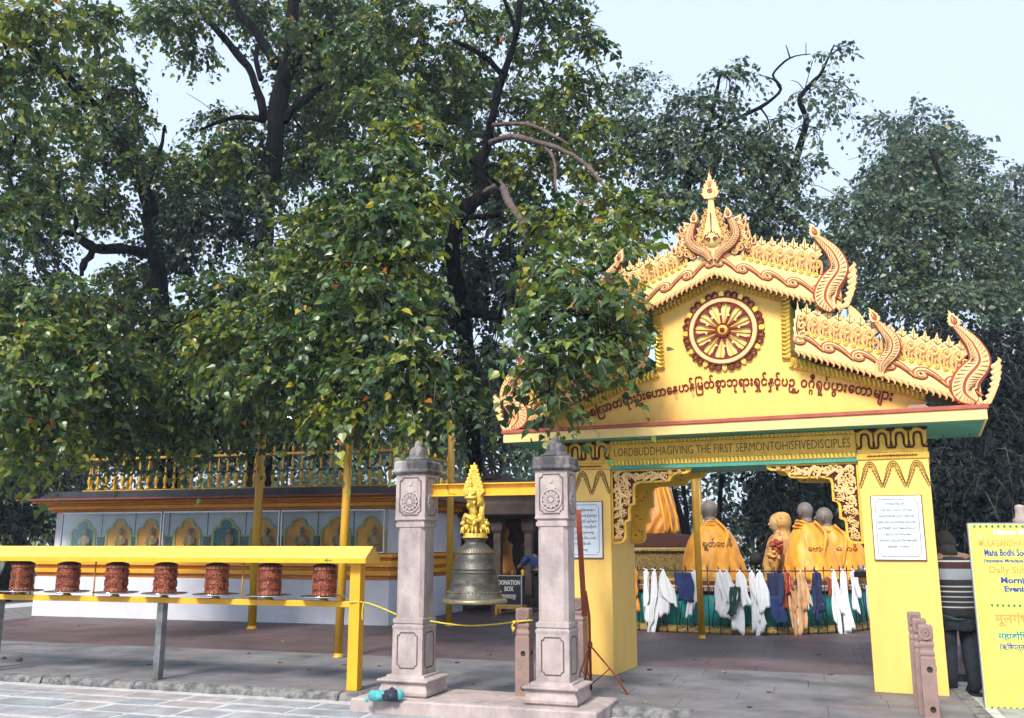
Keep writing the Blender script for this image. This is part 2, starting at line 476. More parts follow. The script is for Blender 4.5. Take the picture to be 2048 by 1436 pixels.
# front paving: single slabs in wide pale joints
y = -.16
while y > -3.6:
    d = rng.uniform(.30,.46); x = -9.0+rng.uniform(0,.5)
    while x < 3.4:
        w = rng.uniform(.42,.95)
        slab_mesh(x+.026, x+w-.026, y-d+.026, y-.026, -.011, rng.uniform(-.003,.003), .018, .01).build('paving_slab', rng.choice(['slab_a','slab_a','slab_b','slab_c']), paving)
        x += w
    y -= d
# right-hand ground behind the standing man
for i in range(5):
    for k in range(5):
        slab_mesh(5.9+k*.9+.012, 6.8+k*.9-.012, -1.2+i*.75+.012, -.45+i*.75-.012, -.011, rng.uniform(0,.005), .01, .01).build('paving_slab', rng.choice(['slab_a','slab_b','slab_c']), paving)
# raised platform round the shrine
g = MB()
top = [(-14,.14),(3.2,.14),(3.2,-.75),(5.6,-.75),(5.6,3.4),(10,3.4),(10,24),(-14,24)]
n = len(top)
g.add([(x,y,-.01) for x,y in top]+[(x,y,.098) for x,y in top], [tuple(range(n,2*n))]+[(i,(i+1)%n,(i+1)%n+n,i+n) for i in range(n)])
platform = tag(g.build('platform', 'kerb', None, PK, (0,0,PA)), kind='structure')
def rows(y0, y1, d, l0, l1, x0, x1, mats, gap=.0016):
    y = y0
    while y < y1-.02:
        dd = min(d, y1-y); x = x0 - rng.uniform(0,.6)
        while x < x1:
            w = rng.uniform(l0,l1)
            a, b = max(x,x0), min(x+w,x1)
            if b-a > .05:
                slab_mesh(a+gap, b-gap, y+gap, y+dd-gap, .099, .12+rng.uniform(-.0008,.0008), .001, .004).build('floor_slab', rng.choice(mats), platform)
            x += w
        y += dd
rows(.14, 2.95, .562, .9, 1.5, -11, 5.6, ['paver_grey'])
rows(-.75, .14, .445, .9, 1.4, 3.2, 5.6, ['paver_grey'])
rows(2.95, 3.4, .45, 1.1, 1.7, -11, 5.6, ['paver_red'])
rows(3.4, 13.4, .78, 1.2, 1.9, -11, 9.0, ['paver_red'])
# rough broken kerb stones along the platform edge
x = -11.0
while x < 3.2:
    w = min(rng.uniform(.7,1.3), 3.2-x)
    b = MB(); nseg = 9
    vs_ = []; fs = []
    for i in range(nseg+1):
        xx = x+.004+(w-.008)*i/nseg
        j = rng.uniform(-.03,.025); tz = .121+rng.uniform(-.009,.003)
        vs_ += [(xx,-.01+j*1.2,-.011),(xx,0+j,.07+rng.uniform(-.02,.02)),(xx,.02+j*.6,tz-.012),(xx,.05+rng.uniform(0,.015),tz),(xx,.138,.119),(xx,.138,-.011)]
    for i in range(nseg):
        for k in range(5):
            a = i*6+k; fs.append((a,a+6,a+7,a+1))
    fs += [(0,1,2,3,4,5), tuple(nseg*6+k for k in (5,4,3,2,1,0))]
    b.add(vs_, fs).build('kerb_stone', 'kerb', platform)
    x += w
for x in (3.2,4.0,4.8):
    slab_mesh(x+.004, x+.796, -.88, -.753, -.011, .119, .003, .01).build('kerb_stone', 'kerb', platform)
for y in (-.88,-.1,.7,1.5,2.3):
    slab_mesh(5.604, 5.74, y+.004, y+.77, -.011, .118, .004, .01).build('kerb_stone', 'kerb', platform)
# ================================================================== the yellow gate
GA = R(-24.4)
gate = empty('temple_gate', (2.43,10.388,.12), GA, 'yellow gabled temple gate with carved crests, dharma wheel and painted lettering', 'gate')
PX0, PX1, PZ = 1.39, 2.08, 2.35
def mirror(pts, s): return [(x*s, z) for x, z in pts]
def outline(mb, pts, w, y, m, closed=True):
    pts = list(pts) + ([pts[0], pts[1]] if closed else [])
    mb.ribbon(pts, w, y, y+.004, m)
for s in (-1, 1):
    p = MB(); p.box(PX0*s if s>0 else -PX1, PX1 if s>0 else -PX0, 0, .93, 0, PZ)
    pil = p.build('pillar', 'yellow_wall', gate, bevel=.006)
    cx = s*(PX0+PX1)/2; hw = (PX1-PX0)/2
    b = MB(); b.box(cx-hw-.012, cx+hw+.012, -.014, .944, 2.352, 2.425)
    band = b.build('capital_band', 'gold_paint', pil, bevel=.012)
    b = MB()
    b.ribbon([(cx-.25,2.388),(cx,2.392),(cx+.25,2.388)], .004, -.018, -.013, 0)
    for k in range(-9,10):
        b.ribbon([(cx+k*.026,2.388),(cx+k*.026+(.012 if k<0 else -.012),2.404)], .0025, -.018, -.013, 0)
        b.ribbon([(cx+k*.026,2.388),(cx+k*.026+(.012 if k<0 else -.012),2.372)], .0025, -.018, -.013, 0)
    b.build('painted_leaf_line', 'dark_maroon', band)
    # frieze of rounded drops
    b = MB(); b.box(cx-hw, cx+hw, -.008, .938, 2.426, 2.684)
    fr = b.build('capital_frieze', 'gold_paint', pil, bevel=.004)
    u = hw*2/4
    for k in range(4):
        x0 = cx-hw+u*(k+.5)
        q = MB()
        arch = [(x0-u*.36,2.50)]+spiral(x0,2.60,u*.36,u*.36,PI,0,12)+[(x0+u*.36,2.50)]
        q.ribbon(arch, .012, -.03, -.007, 0, .006)
        q.build('frieze_arch', 'gold_paint', fr)
        q = MB()
        inn = [(x0-u*.5,2.475)]+[(x0-u*.30,2.475),(x0-u*.22,2.50),(x0-u*.22,2.57)]+spiral(x0,2.595,u*.19,u*.19,PI,0,10)+[(x0+u*.22,2.57),(x0+u*.22,2.50),(x0+u*.30,2.475),(x0+u*.5,2.475)]
        q.ribbon(inn, .010, -.022, -.007, 0)
        q.build('frieze_scroll', 'dark_maroon', fr)
    for k in range(5):
        x0 = cx-hw+u*k
        x0 = min(max(x0, cx-hw+.03), cx+hw-.03)
        q = MB()
        q.poly([(x0+.028*math.cos(a*PI/6), 2.515+.028*math.sin(a*PI/6)) for a in range(12)], -.026, -.007)
        q.ribbon([(x0,2.53),(x0,2.655)], .005, -.02, -.007)
        q.build('frieze_drop', 'dark_maroon', fr)
        q = MB(); q.poly([(x0-.05,2.683),(x0-.04,2.655),(x0,2.645),(x0+.04,2.655),(x0+.05,2.683)], -.02, -.007)
        q.build('frieze_tongue', 'dark_maroon', fr)
    # hanging pointed petals painted on the shaft
    u = hw*2/3
    for k in range(3):
        x0 = cx-hw+u*(k+.5)
        q = MB()
        for off, w_ in ((0,.0042),(.02,.0032)):
            L_ = bez((x0-u*.5+off*.6,2.07+off*1.9),(x0-u*.34+off*.6,2.17),(x0-u*.30+off,2.33-off),(x0,2.335-off),9)
            q.ribbon(L_, w_, -.006, .002); q.ribbon([(2*x0-a,b) for a,b in L_], w_, -.006, .002)
        Lq = [(x0-u*.5+.012,2.055),(x0-u*.2,2.19),(x0-.02,2.27),(x0,2.275),(x0+.02,2.27),(x0+u*.2,2.19),(x0+u*.5-.012,2.055)]
        q.ribbon(Lq, .0035, -.006, .002)
        for t in range(5):
            f = t/5
            for sg in (-1,1):
                ax = x0+sg*(u*.44-(u*.36)*f); az = 2.09+.16*f
                q.ribbon(spiral(ax,az,.022,.018,(PI*.9 if sg<0 else PI*.1),(PI*.1 if sg<0 else PI*.9)+0,5), .0025, -.0055, .002)
        q.ribbon(spiral(x0-.014,2.295,.014,.014,0,2*PI,8), .003, -.006, .002); q.ribbon(spiral(x0+.014,2.295,.014,.014,0,2*PI,8), .003, -.006, .002)
        q.build('painted_petal', 'ink_brown', pil)
        q = MB()
        q.poly([(x0-u*.5+.004,2.06),(x0-u*.30,2.27),(x0-u*.1,2.335),(x0+u*.1,2.335),(x0+u*.30,2.27),(x0+u*.5-.004,2.06),(x0+u*.2,2.185),(x0,2.27),(x0-u*.2,2.185)], -.0025, .003)
        q.build('petal_field', 'gold_paint', pil)
    # marble plaque
    b = MB(); b.box(cx-.25, cx+.25, -.018, .004, 1.31, 1.975)
    pq = b.build('plaque_border', 'ink_brown', pil)
    b = MB(); b.box(cx-.242, cx+.242, -.024, -.004, 1.318, 1.967)
    pm = b.build('marble_plaque', 'marble', pil, bevel=.003)
    pm['label'] = 'white marble plaque with English donor inscription' if s > 0 else 'white marble plaque with Burmese inscription'
    b = MB()
    fx, fz0, fz1 = .205, 1.352, 1.935
    c = .03
    fr_ = []
    for (px,pz,sx_,sz_) in ((cx-fx,fz1,1,-1),(cx+fx,fz1,-1,-1),(cx+fx,fz0,-1,1),(cx-fx,fz0,1,1)):
        pr = [(px,pz+sz_*c),(px+sx_*c*.7,pz+sz_*c*.7),(px+sx_*c,pz)]
        fr_ += pr if (sx_*sz_ < 0) else pr[::-1]
    outline(b, fr_, .0028, -.0265, 0)
    if s > 0:
        lines = ['DONATED BY','U KIN KIN + DAW TIN HLA,','DAUGHTER MA KHIN THEIN GE','GRAND SON & DAUGHTER MA KHIN NYEIN','60 STREET, EAST MANDALAY','U SEIN & DAW PWA MAY','GRAND DAUGHTER MA MIE','EARNEST WORDS']
        for i, t in enumerate(lines):
            text(b, t, cx-.01, 1.875-i*.062, -.0265, h=.022 if i else .026, w=[.19,.32,.34,.37,.36,.28,.36,.2][i], extrude=.001, offset=.01)
    else:
        lines = ['မဟာဓမစြကာတရား','ဦးေဟာေနဟန် ြမတ်စွာ','ဘုရားရှင်နှင့် ရုပ်ပွား','ေတာ်များ ကုသိုလ်','ရှင် မိသားစု','မန္တေလး ၆၀ လမ်း','ကုသိုလ်','၁၉၈၉']
        for i, t in enumerate(lines):
            text(b, t, cx, 1.865-i*.066, -.0265, h=.022, w=[.30,.36,.36,.34,.28,.34,.2,.12][i], extrude=.001, offset=.008)
    b.build('inscription', 'engraved', pm)
# ---- lintel with the English line
b = MB(); b.box(-PX0+.002, PX0-.002, .03, .90, 2.352, 2.684)
lin = b.build('lintel', 'gold_paint', gate)
b = MB(); b.box(-1.375,1.375,.004,.05,2.452,2.632)
sp = b.build('sign_panel', 'gold_paint', lin, bevel=.004)
b = MB()
for z in (2.455,2.627): b.box(-1.38,1.38,-.012,.02,z-.008,z+.008)
for x in (-1.375,1.375): b.box(x-.006,x+.006,-.012,.02,2.464,2.618)
b.build('panel_frame', 'gold_paint', sp)
b = MB(); text(b, 'LORD BUDDHA GIVING THE FIRST SERMON TO HIS FIVE DISCIPLES'.replace('LORD BUDDHA GIVING','LORDBUDDHAGIVING').replace('SERMON TO HIS FIVE DISCIPLES','SERMONTOHISFIVEDISCIPLES'), 0, 2.497, .0025, h=.10, w=2.66, extrude=.0015, offset=-.006)
b.build('painted_lettering', 'ink_brown', sp)
for z0, z1, yy in ((2.385,2.446,-.004),(2.64,2.682,-.006)):
    q = MB(); q.box(-1.383,1.383,yy+.012,.04,z0,z1)
    mo = q.build('leaf_moulding', 'gold_paint', lin)
    q = MB(); n = 62
    for k in range(n):
        x = -1.375+2.75*(k+.5)/n; w = 2.75/n
        q.poly([(x-w*.42,z1-.004),(x+w*.25,z1-.004),(x+w*.46,z0+.012),(x+w*.2,z0+.002),(x-w*.15,z0+.010)], yy-.010, yy+.012)
    tag(q.build('leaf_row', 'bright_gold', mo), kind='stuff')
b = MB(); b.box(-1.387,1.387,-.002,.92,2.342,2.3515); b.box(-1.387,1.387,.002,.03,2.353,2.384)
b.build('green_fillet', 'green_soffit', lin)
# ---- projecting slab
b = MB(); b.box(-2.65,2.65,-.30,1.35,2.69,2.80)
slab = b.build('canopy_slab', 'pale_yellow', gate, bevel=.006)
b = MB(); b.box(-2.668,2.668,-.318,1.368,2.801,2.842)
b.build('red_edge', 'red_ledge', slab, bevel=.004)
b = MB(); b.box(-2.62,2.62,-.27,1.32,2.6855,2.6895)
b.build('green_soffit', 'green_soffit', slab)
for x in (-2.45,2.25,2.52):
    q = MB(); q.tube([(x,.9,2.69),(x,.9,2.66),(x+.015,.9,2.64),(x+.03,.9,2.655)], .004, 5)
    q.build('hook', 'black_iron', slab)
b = MB(); b.frust(2.02,-.12,[(.10,.05,2.842),(.11,.06,2.86),(.07,.04,2.895)])
b.build('broken_stone', 'stone_brown', slab)
# ---- gable wall
gab = [(-2.1,2.842),(2.1,2.842),(2.1,3.06),(.76,3.54),(.76,4.22),(0,4.54),(-.76,4.22),(-.76,3.54),(-2.1,3.06)]
b = MB(); b.poly(gab, 0, .62)
gw = b.build('gable_wall', 'yellow_wall', gate, bevel=.004)
# golden leaf moulding hung under the barge boards
def leafrow(mb, a, c, pitch, depth, y, side=1, m=0):
    L_ = math.hypot(c[0]-a[0], c[1]-a[1]); n = max(1,int(L_/pitch))
    ux, uz = (c[0]-a[0])/L_, (c[1]-a[1])/L_
    nx, nz = (uz, -ux) if side > 0 else (-uz, ux)
    for k in range(n):
        t = L_*(k+.5)/n; h = L_/n
        P = lambda du,dv: (a[0]+ux*(t+du*h)+nx*dv*depth, a[1]+uz*(t+du*h)+nz*dv*depth)
        mb.ribbon([P(-.45,.02),P(-.1,.25),P(.25,.6),P(.2,.95),P(-.1,.85)], [h*.30,h*.36,h*.30,h*.2,h*.08], y-.012, y+.006, m, .008)
        mb.ribbon([P(.1,.05),P(.4,.3),P(.5,.6)], [h*.22,h*.2,h*.06], y-.006, y+.006, m, .006)
for s in (-1,1):
    for a, c in (((0,4.56),(.80,4.235)),((.80,4.235),(.775,3.515)),((.775,3.515),(2.12,3.045))):
        a2, c2 = (a[0]*s,a[1]), (c[0]*s,c[1])
        q = MB()
        L_ = math.hypot(c[0]-a[0],c[1]-a[1]); ux,uz = (c2[0]-a2[0])/L_,(c2[1]-a2[1])/L_
        vert = abs(ux) < .2
        nx, nz = (uz*s,-ux*s)
        if vert: nx, nz = (-s*1.0, 0)
        wv = .10
        q.poly([a2,c2,(c2[0]+nx*wv,c2[1]+nz*wv),(a2[0]+nx*wv,a2[1]+nz*wv)], -.03, .002)
        mo = q.build('gold_moulding', 'gold_paint', gw)
        q = MB()
        leafrow(q, a2, c2, .048, wv, -.032, 1 if s > 0 else -1)
        tag(q.build('gold_leaf_row', 'bright_gold', mo), kind='stuff')
# ---- dharma wheel
WC = (.03, 3.905)
dw = MB()
def ring(mb, r0, r1, y0, y1, m=0, n=48, c=WC):
    vs_, fs = [], []
    for k in range(n):
        a = 2*PI*k/n
        for r, y in ((r0,y1),(r0,y0),(r1,y0),(r1,y1)):
            vs_.append((c[0]+r*math.cos(a), y, c[1]+r*math.sin(a)))
    for k in range(n):
        a, b = k*4, ((k+1)%n)*4
        for j in range(3): fs.append((a+j,b+j,b+j+1,a+j+1))
    mb.add(vs_, fs, m)
dw.poly([(WC[0]+.40*math.cos(2*PI*k/48), WC[1]+.40*math.sin(2*PI*k/48)) for k in range(48)], -.012, .003)
wheel = dw.build('dharma_wheel', 'pale_yellow', gw)
for r0, r1, y0, m_ in ((.392,.41,-.05,'maroon'),(.342,.390,-.042,'cream'),(.324,.342,-.05,'maroon'),(.066,.084,-.06,'maroon')):
    q = MB(); ring(q, r0, r1, y0, -.011); q.build('rim', m_, wheel)
q = MB(); q.lathe([(.066,0),(.06,.05),(.03,.056)], 20); q.xform(lambda x,y,z: (WC[0]+x, -.011-z, WC[1]+y)); hub = q.build('hub', 'gold_paint', wheel)
q = MB(); q.lathe([(.03,.05),(.028,.066),(.01,.07)], 14); q.xform(lambda x,y,z: (WC[0]+x, -.011-z, WC[1]+y)); q.build('hub_boss', 'maroon', hub)
sp_m = MB().poly([(.085,-.008),(.15,-.012),(.20,-.010),(.225,-.010),(.265,-.011),(.290,-.016),(.305,-.028),(.323,-.030),(.323,.030),(.305,.028),(.290,.016),(.265,.011),(.225,.010),(.20,.010),(.15,.012),(.085,.008)], -.045, -.011).mesh('spoke','maroon')
th_m = MB().poly([(.088,-.004),(.322,-.009),(.322,.009),(.088,.004)], -.03, -.011).mesh('thin_spoke','gold_paint')
bd_m = MB().poly([(.19+.015*math.cos(k*PI/5), .015*math.sin(k*PI/5)) for k in range(10)], -.054, -.04).mesh('stud','cream')
for k in range(12):
    a = 2*PI*k/12+.10
    sp_ = put('spoke', sp_m, wheel, (WC[0],0,WC[1]), (0,-a,0))
    put('stud', bd_m, sp_)
    put('thin_spoke', th_m, wheel, (WC[0],0,WC[1]), (0,-a-PI/12,0))
pt = MB(); pt.ribbon([(.405,-.03),(.44,-.033)]+spiral(.44,0,.03,.03,-PI/2,PI/2,6)+[(.44,.033),(.405,.03)], .009, -.035, -.002)
pt_m = pt.mesh('rim_petal','maroon')
pg = MB(); pg.poly([(.405,-.026),(.45,-.028),(.472,-.012),(.476,0),(.472,.012),(.45,.028),(.405,.026)], -.03, -.002)
pg_m = pg.mesh('rim_petal','bright_gold')
for k in range(36):
    put('rim_petal', pg_m if k % 3 == 0 else pt_m, wheel, (WC[0],0,WC[1]), (0,-2*PI*k/36,0))
# ---- raised Burmese line on an arc
clusters = ['ဓ','မ','စ','ြကာ','တ','ရား','ဦး','ေဟာ','ေန','ဟန်','ြမတ်','စွာ','ဘု','ရား','ရှင်','နှင့်','ပ','ဉ*စ','ဝ','ဂီ*ဂ','ရုပ်','ပွား','ေတာ်','များ']
q = MB(); items = []; tot = 0; H = .205
for cl in clusters:
    main, sub = (cl.split('*')+[''])[:2] if '*' in cl else (cl,'')
    vs_, fs = text_verts(main, 1.0, .06, .022)
    x0 = min(v[0] for v in vs_); x1 = max(v[0] for v in vs_)
    items.append((vs_, fs, x0, x1, sub)); tot += (x1-x0)+.085
kx = 3.58/tot; kz = .148; xcur = -1.78
for vs_, fs, x0, x1, sub in items:
    w = (x1-x0)*kx; xc = xcur+w/2
    zc = 3.285 - .092*(xc-.05)**2
    sl = -2*.092*(xc-.05)
    def F(x,y,z,k=1,dz=0): 
        lx = (x-(x0+x1)/2)*kx*k; lz = (z-.25)*kz*k+dz
        return (xc+lx*math.cos(math.atan(sl))-lz*math.sin(math.atan(sl)), y*.22, zc+lz+lx*sl)
    q.add([F(*v) for v in vs_], fs)
    if sub:
        v2, f2 = text_verts(sub, 1.0, .06, .03)
        sx0 = min(v[0] for v in v2); sx1 = max(v[0] for v in v2)
        q.add([F(v[0]-(sx0+sx1)/2+(x0+x1)/2, v[1], v[2], .62, -.085) for v in v2], f2)
    xcur += w+.085*kx
q.build('raised_lettering', 'maroon', gw)
# ---- roof bodies behind the barge boards
b = MB()
up = [(-1.18,4.12),(0,4.60),(1.18,4.12),(1.18,4.20),(0,4.70),(-1.18,4.20)]
b.poly(up, -.17, 1.1)
rf = b.build('upper_roof', 'green_soffit', gate)
b = MB(); b.poly([(-.95,3.5),(.95,3.5),(.95,4.19),(0,4.57),(-.95,4.19)], .63, 1.0)
b.build('roof_core', 'green_soffit', rf)
for s in (-1,1):
    b = MB(); b.poly(mirror([(.86,3.56),(2.5,2.96),(2.5,3.04),(.86,3.66)], s), -.17, 1.05)
    b.build('lower_roof', 'green_soffit', gate)
    b = MB(); b.poly(mirror([(1.26,3.72),(1.33,3.76),(1.34,4.25),(1.27,4.28)], s), .75, .95); b.build('roof_pier', 'pale_blue', rf)
    b = MB(); b.poly(mirror(cat([(1.36,3.7),(1.52,3.75),(1.56,3.95),(1.48,4.15),(1.36,4.28)],3), s), .78, .84); b.build('rear_horn', 'cream', rf)
# ---- barge boards, crests and horns
YF = -.20                                   # front of the boards
def horn(name, parent, cl, wd, s, mats=('rose_line','cream','rose_line','cream','rose_line'), y=YF-.03, thick=.07):
    """curved horn: centre line cl (x,z), half widths wd, painted in lengthwise bands"""
    c = cat(cl, 5); w = [v[0] for v in cat([(q_,0) for q_ in wd], 5)]
    c = mirror(c, s)
    fr_ = [-1,-.80,-.12,.10,.82,1]
    bul = [0,.02,.034,.034,.02,0]
    mb = MB(); vs_, fs, mm = [], [], []
    n = len(c)
    for i in range(n):
        a, b_ = c[max(0,i-1)], c[min(n-1,i+1)]
        dx, dz = b_[0]-a[0], b_[1]-a[1]; l = math.hypot(dx,dz) or 1
        nx, nz = dz/l*s, -dx/l*s
        for f_, bu in zip(fr_, bul):
            vs_.append((c[i][0]+nx*w[i]*f_, y-bu*min(1,w[i]/.06), c[i][1]+nz*w[i]*f_))
        for f_ in (-1,1):
            vs_.append((c[i][0]+nx*w[i]*f_, y+thick, c[i][1]+nz*w[i]*f_))
    for i in range(n-1):
        a, b_ = i*8, i*8+8
        for k in range(5):
            f_ = (a+k,a+k+1,b_+k+1,b_+k); fs.append(f_ if s < 0 else f_); mm.append(k)
        fs += [(a+6,a,b_,b_+6),(a+5,a+7,b_+7,b_+5),(a+7,a+6,b_+6,b_+7)]; mm += [0,4,1]
    fs.append(tuple((n-1)*8+k for k in (0,1,2,3,4,5,7,6))); mm.append(1)
    mb.add(vs_, fs, mm)
    o = mb.build(name, list(mats), parent)
    # rib marks between the bands
    mb = MB()
    for i in range(1, n-1):
        if w[i] < .028: continue
        for f0, f1, b0 in ((-.72,-.2,.03),(.18,.72,.03)):
            p0 = vs_[i*8]; 
            a, b_ = c[max(0,i-1)], c[min(n-1,i+1)]
            dx, dz = b_[0]-a[0], b_[1]-a[1]; l = math.hypot(dx,dz) or 1
            nx, nz = dz/l*s, -dx/l*s
            q0 = (c[i][0]+nx*w[i]*f0, c[i][1]+nz*w[i]*f0); q1 = (c[min(n-1,i+1)][0]+nx*w[i]*f1, c[min(n-1,i+1)][1]+nz*w[i]*f1)
            yy = y-.032*min(1,w[i]/.06)
            mb.ribbon([q0,q1], .0016, yy-.003, yy+.02)
    mb.build('rib_marks', 'maroon', o)
    return o
def flame(mb, x, z, h, w, lean=0, y0=YF-.05, y1=YF, m=0, mo=1, s=1):
    """pointed bud with serrated edge and an outlined heart"""
    pts = []
    prof = [(0,0),(.30,.02),(.52,.16),(.42,.2),(.56,.34),(.40,.38),(.44,.55),(.26,.58),(.24,.76),(.10,.78),(0,1.0)]
    for px,pz in prof: pts.append((px,pz))
    for px,pz in prof[-2:0:-1]: pts.append((-px,pz))
    T = lambda p: (x+s*(p[0]*w+lean*p[1]*p[1]*h), z+p[1]*h)
    mb.poly([T(p) for p in pts], y0, y1, m)
    hp = [(0,.1),(.2,.22),(.2,.4),(0,.66),(-.2,.4),(-.2,.22),(0,.1),(.2,.22)]
    mb.ribbon([T(p) for p in hp], w*.04+.002, y0-.005, y0+.004, mo)
    hp = [(0,.2),(.08,.3),(0,.46),(-.08,.3),(0,.2)]
    mb.ribbon([T(p) for p in hp], w*.03+.0015, y0-.005, y0+.004, mo)
    return mb
# one pierced crest unit (unit width 1, height 1): two outlined scrolls and a leaf tip
def crest_mesh(name, var):
    mb = MB()
    def rib(pts, w, yy=0):
        n = len(pts); ws = w if hasattr(w,'__len__') else [w]*n
        mb.ribbon(pts, [a+.028 for a in ws], .0+yy, .22, 1)
        mb.ribbon(pts, ws, -.12+yy, .1, 0, .10)
    a = bez((-.30,0),(-.46,.30),(-.40,.74),(-.06,.74),8)+spiral(-.06,.54,.20,.05,PI/2,-PI*1.9,14)[1:]
    rib(a, taper(len(a),.085,.045))
    b = bez((.40,0),(.48,.2),(.44,.42),(.26,.43),6)+spiral(.26,.30,.13,.04,PI/2,PI*2.6,10)[1:]
    rib(b, taper(len(b),.06,.035))
    rib([(.16,0),(.20,.10),(.10,.22),(.02,.26)], [.05,.055,.04,.01])
    rib([(-.02,0),(.0,.12),(-.10,.26)], [.045,.05,.01])
    rib([(-.16,0),(-.18,.15),(-.24,.34)], [.045,.045,.01])
    rib(bez((.02,.44),(.22,.5),(.30,.62),(.22,.78),6), [.03,.045,.05,.05,.04,.03,.01])
    tip = [(.0,.66),(.24,.56),(.46,.66),(.33,.71),(.44,.84),(.27,.86),(.30,.99),(.15,.99),(.05,1.24),(-.08,.99),(-.22,.98),(-.17,.87),(-.34,.82),(-.20,.74),(-.28,.66)]
    mb.poly(tip, -.16, .2, 0, 1)
    mb.ribbon([(.05,.74),(.06,.9),(.05,1.10)], .014, -.19, -.15, 1)
    mb.ribbon([(.07,.78),(.24,.83)], .012, -.19, -.15, 1)
    mb.ribbon([(.03,.82),(-.12,.92)], .012, -.19, -.15, 1)
    return mb.mesh(name, ['cream','dark_maroon'])
CR = crest_mesh('crest_leaf', 0)
# running scroll unit: curl at the upper end, tail running down the slope (unit length 1)
def scroll_mesh():
    mb = MB()
    cu = spiral(.16,.02,.05,.22,PI*2.6,PI*.6,16)
    tail = bez(cu[-1],(.34,.34),(.70,.10),(1.16,-.22),10)[1:]
    pts = cu+tail
    w = taper(len(cu),.05,.115)+taper(len(tail),.115,.02)
    mb.ribbon(pts, [a+.075 for a in w], 0, .3, 1, .03)
    mb.ribbon(pts, [a*.9 for a in w], -.10, .1, 0, .07)
    mb.ribbon(pts[6:-2], .018, -.18, -.08, 1)
    return mb.mesh('scroll', ['cream','rose_line'])
SCR = scroll_mesh()
ROS = MB()
for k in range(6):
    a = PI*k/3
    ROS.lathe([(.32,0),(.30,.16),(.1,.28)], 8, (.5*math.cos(a),.5*math.sin(a),0))
ROS.lathe([(.34,0),(.3,.3),(.1,.42)], 8)
ROS.xform(lambda x,y,z: (x,-z,y))
ROSM = ROS.mesh('rosette', 'bright_gold')
def board(s, a, c, hin, hout, crests, scrolls, ros_n, name):
    """a,c: lower edge ends (x,z) on the right-hand side; band heights hin/hout (vertical)"""
    b = MB()
    b.poly(mirror([a,c,(c[0],c[1]+hout),(a[0],a[1]+hin)], s), YF, YF+.06)
    bd = b.build(name, 'pale_yellow', gate, bevel=.004)
    L_ = math.hypot(c[0]-a[0],c[1]-a[1]); ux,uz = (c[0]-a[0])/L_,(c[1]-a[1])/L_
    ang = math.atan2(uz,ux)
    # raised fillet lines
    q = MB(); q.ribbon(mirror([(a[0],a[1]+.012),(c[0],c[1]+.012)],s), .010, YF-.02, YF+.002); q.build('fillet', 'cream', bd)
    # fringe of curled leaves
    q = MB()
    n = int(L_/.062)
    for k in range(n):
        t = L_*(k+.5)/n; h = L_/n
        P = lambda du,dv: ((a[0]+ux*(t+du*h)+uz*dv)*s, a[1]+uz*(t+du*h)-ux*dv)
        q.ribbon([P(-.55,-.005),P(-.1,.022),P(.4,.045),P(.5,.07),P(.25,.078)], [h*.30,h*.34,h*.26,h*.16,h*.05], YF-.015, YF+.03, 1, 0)
        q.ribbon([P(-.55,-.005),P(-.1,.022),P(.4,.043),P(.5,.068),P(.25,.076)], [h*.20,h*.24,h*.17,h*.1,h*.03], YF-.03, YF+.02, 0, .012)
        q.ribbon([P(.0,-.0),P(.45,.012),P(.72,.034)], [h*.15,h*.16,h*.04], YF-.028, YF+.02, 0, .01)
    tag(q.build('fringe', ['cream','maroon'], bd), kind='stuff')
    # scrolls
    for k in range(scrolls):
        t = (k+.06)/scrolls
        x = a[0]+(c[0]-a[0])*t; z = a[1]+(c[1]-a[1])*t+.115
        sc_ = L_/scrolls*.86
        put('scroll', SCR, bd, (x*s, YF-.004, z), (0, -ang*s if s>0 else ang, 0), (sc_*s, .16, sc_*.72))
    # rosettes
    for k in range(ros_n[2]):
        t = ros_n[0]+(ros_n[1]-ros_n[0])*k/(ros_n[2]-1)
        x = a[0]+(c[0]-a[0])*t; z = a[1]+(c[1]-a[1])*t+hin+(hout-hin)*t-.012
        put('rosette', ROSM, bd, (x*s, YF-.004, z), (0,rng.uniform(0,1),0), .036)
    for (t0,t1,h0,h1,nn) in crests:
        for k in range(nn):
            t = t0+(t1-t0)*(k+.5)/nn
            x = a[0]+(c[0]-a[0])*t; z = a[1]+(c[1]-a[1])*t+hin+(hout-hin)*t+.012
            hh = h0+(h1-h0)*k/max(1,nn-1); ww = (t1-t0)*(c[0]-a[0])/nn
            put('crest_leaf', CR, bd, (x*s, YF+.03, z-.02), (0, (.10 if s>0 else -.10), 0), (ww*1.75*s, .16, hh/1.12))
            x2 = x+ww*.5
            if k < nn-1: put('crest_leaf', CR, bd, (x2*s, YF+.045, z-.03+uz/ux*ww*.5), (0, 0, 0), (-ww*1.5*s, .12, hh*.74))
    return bd
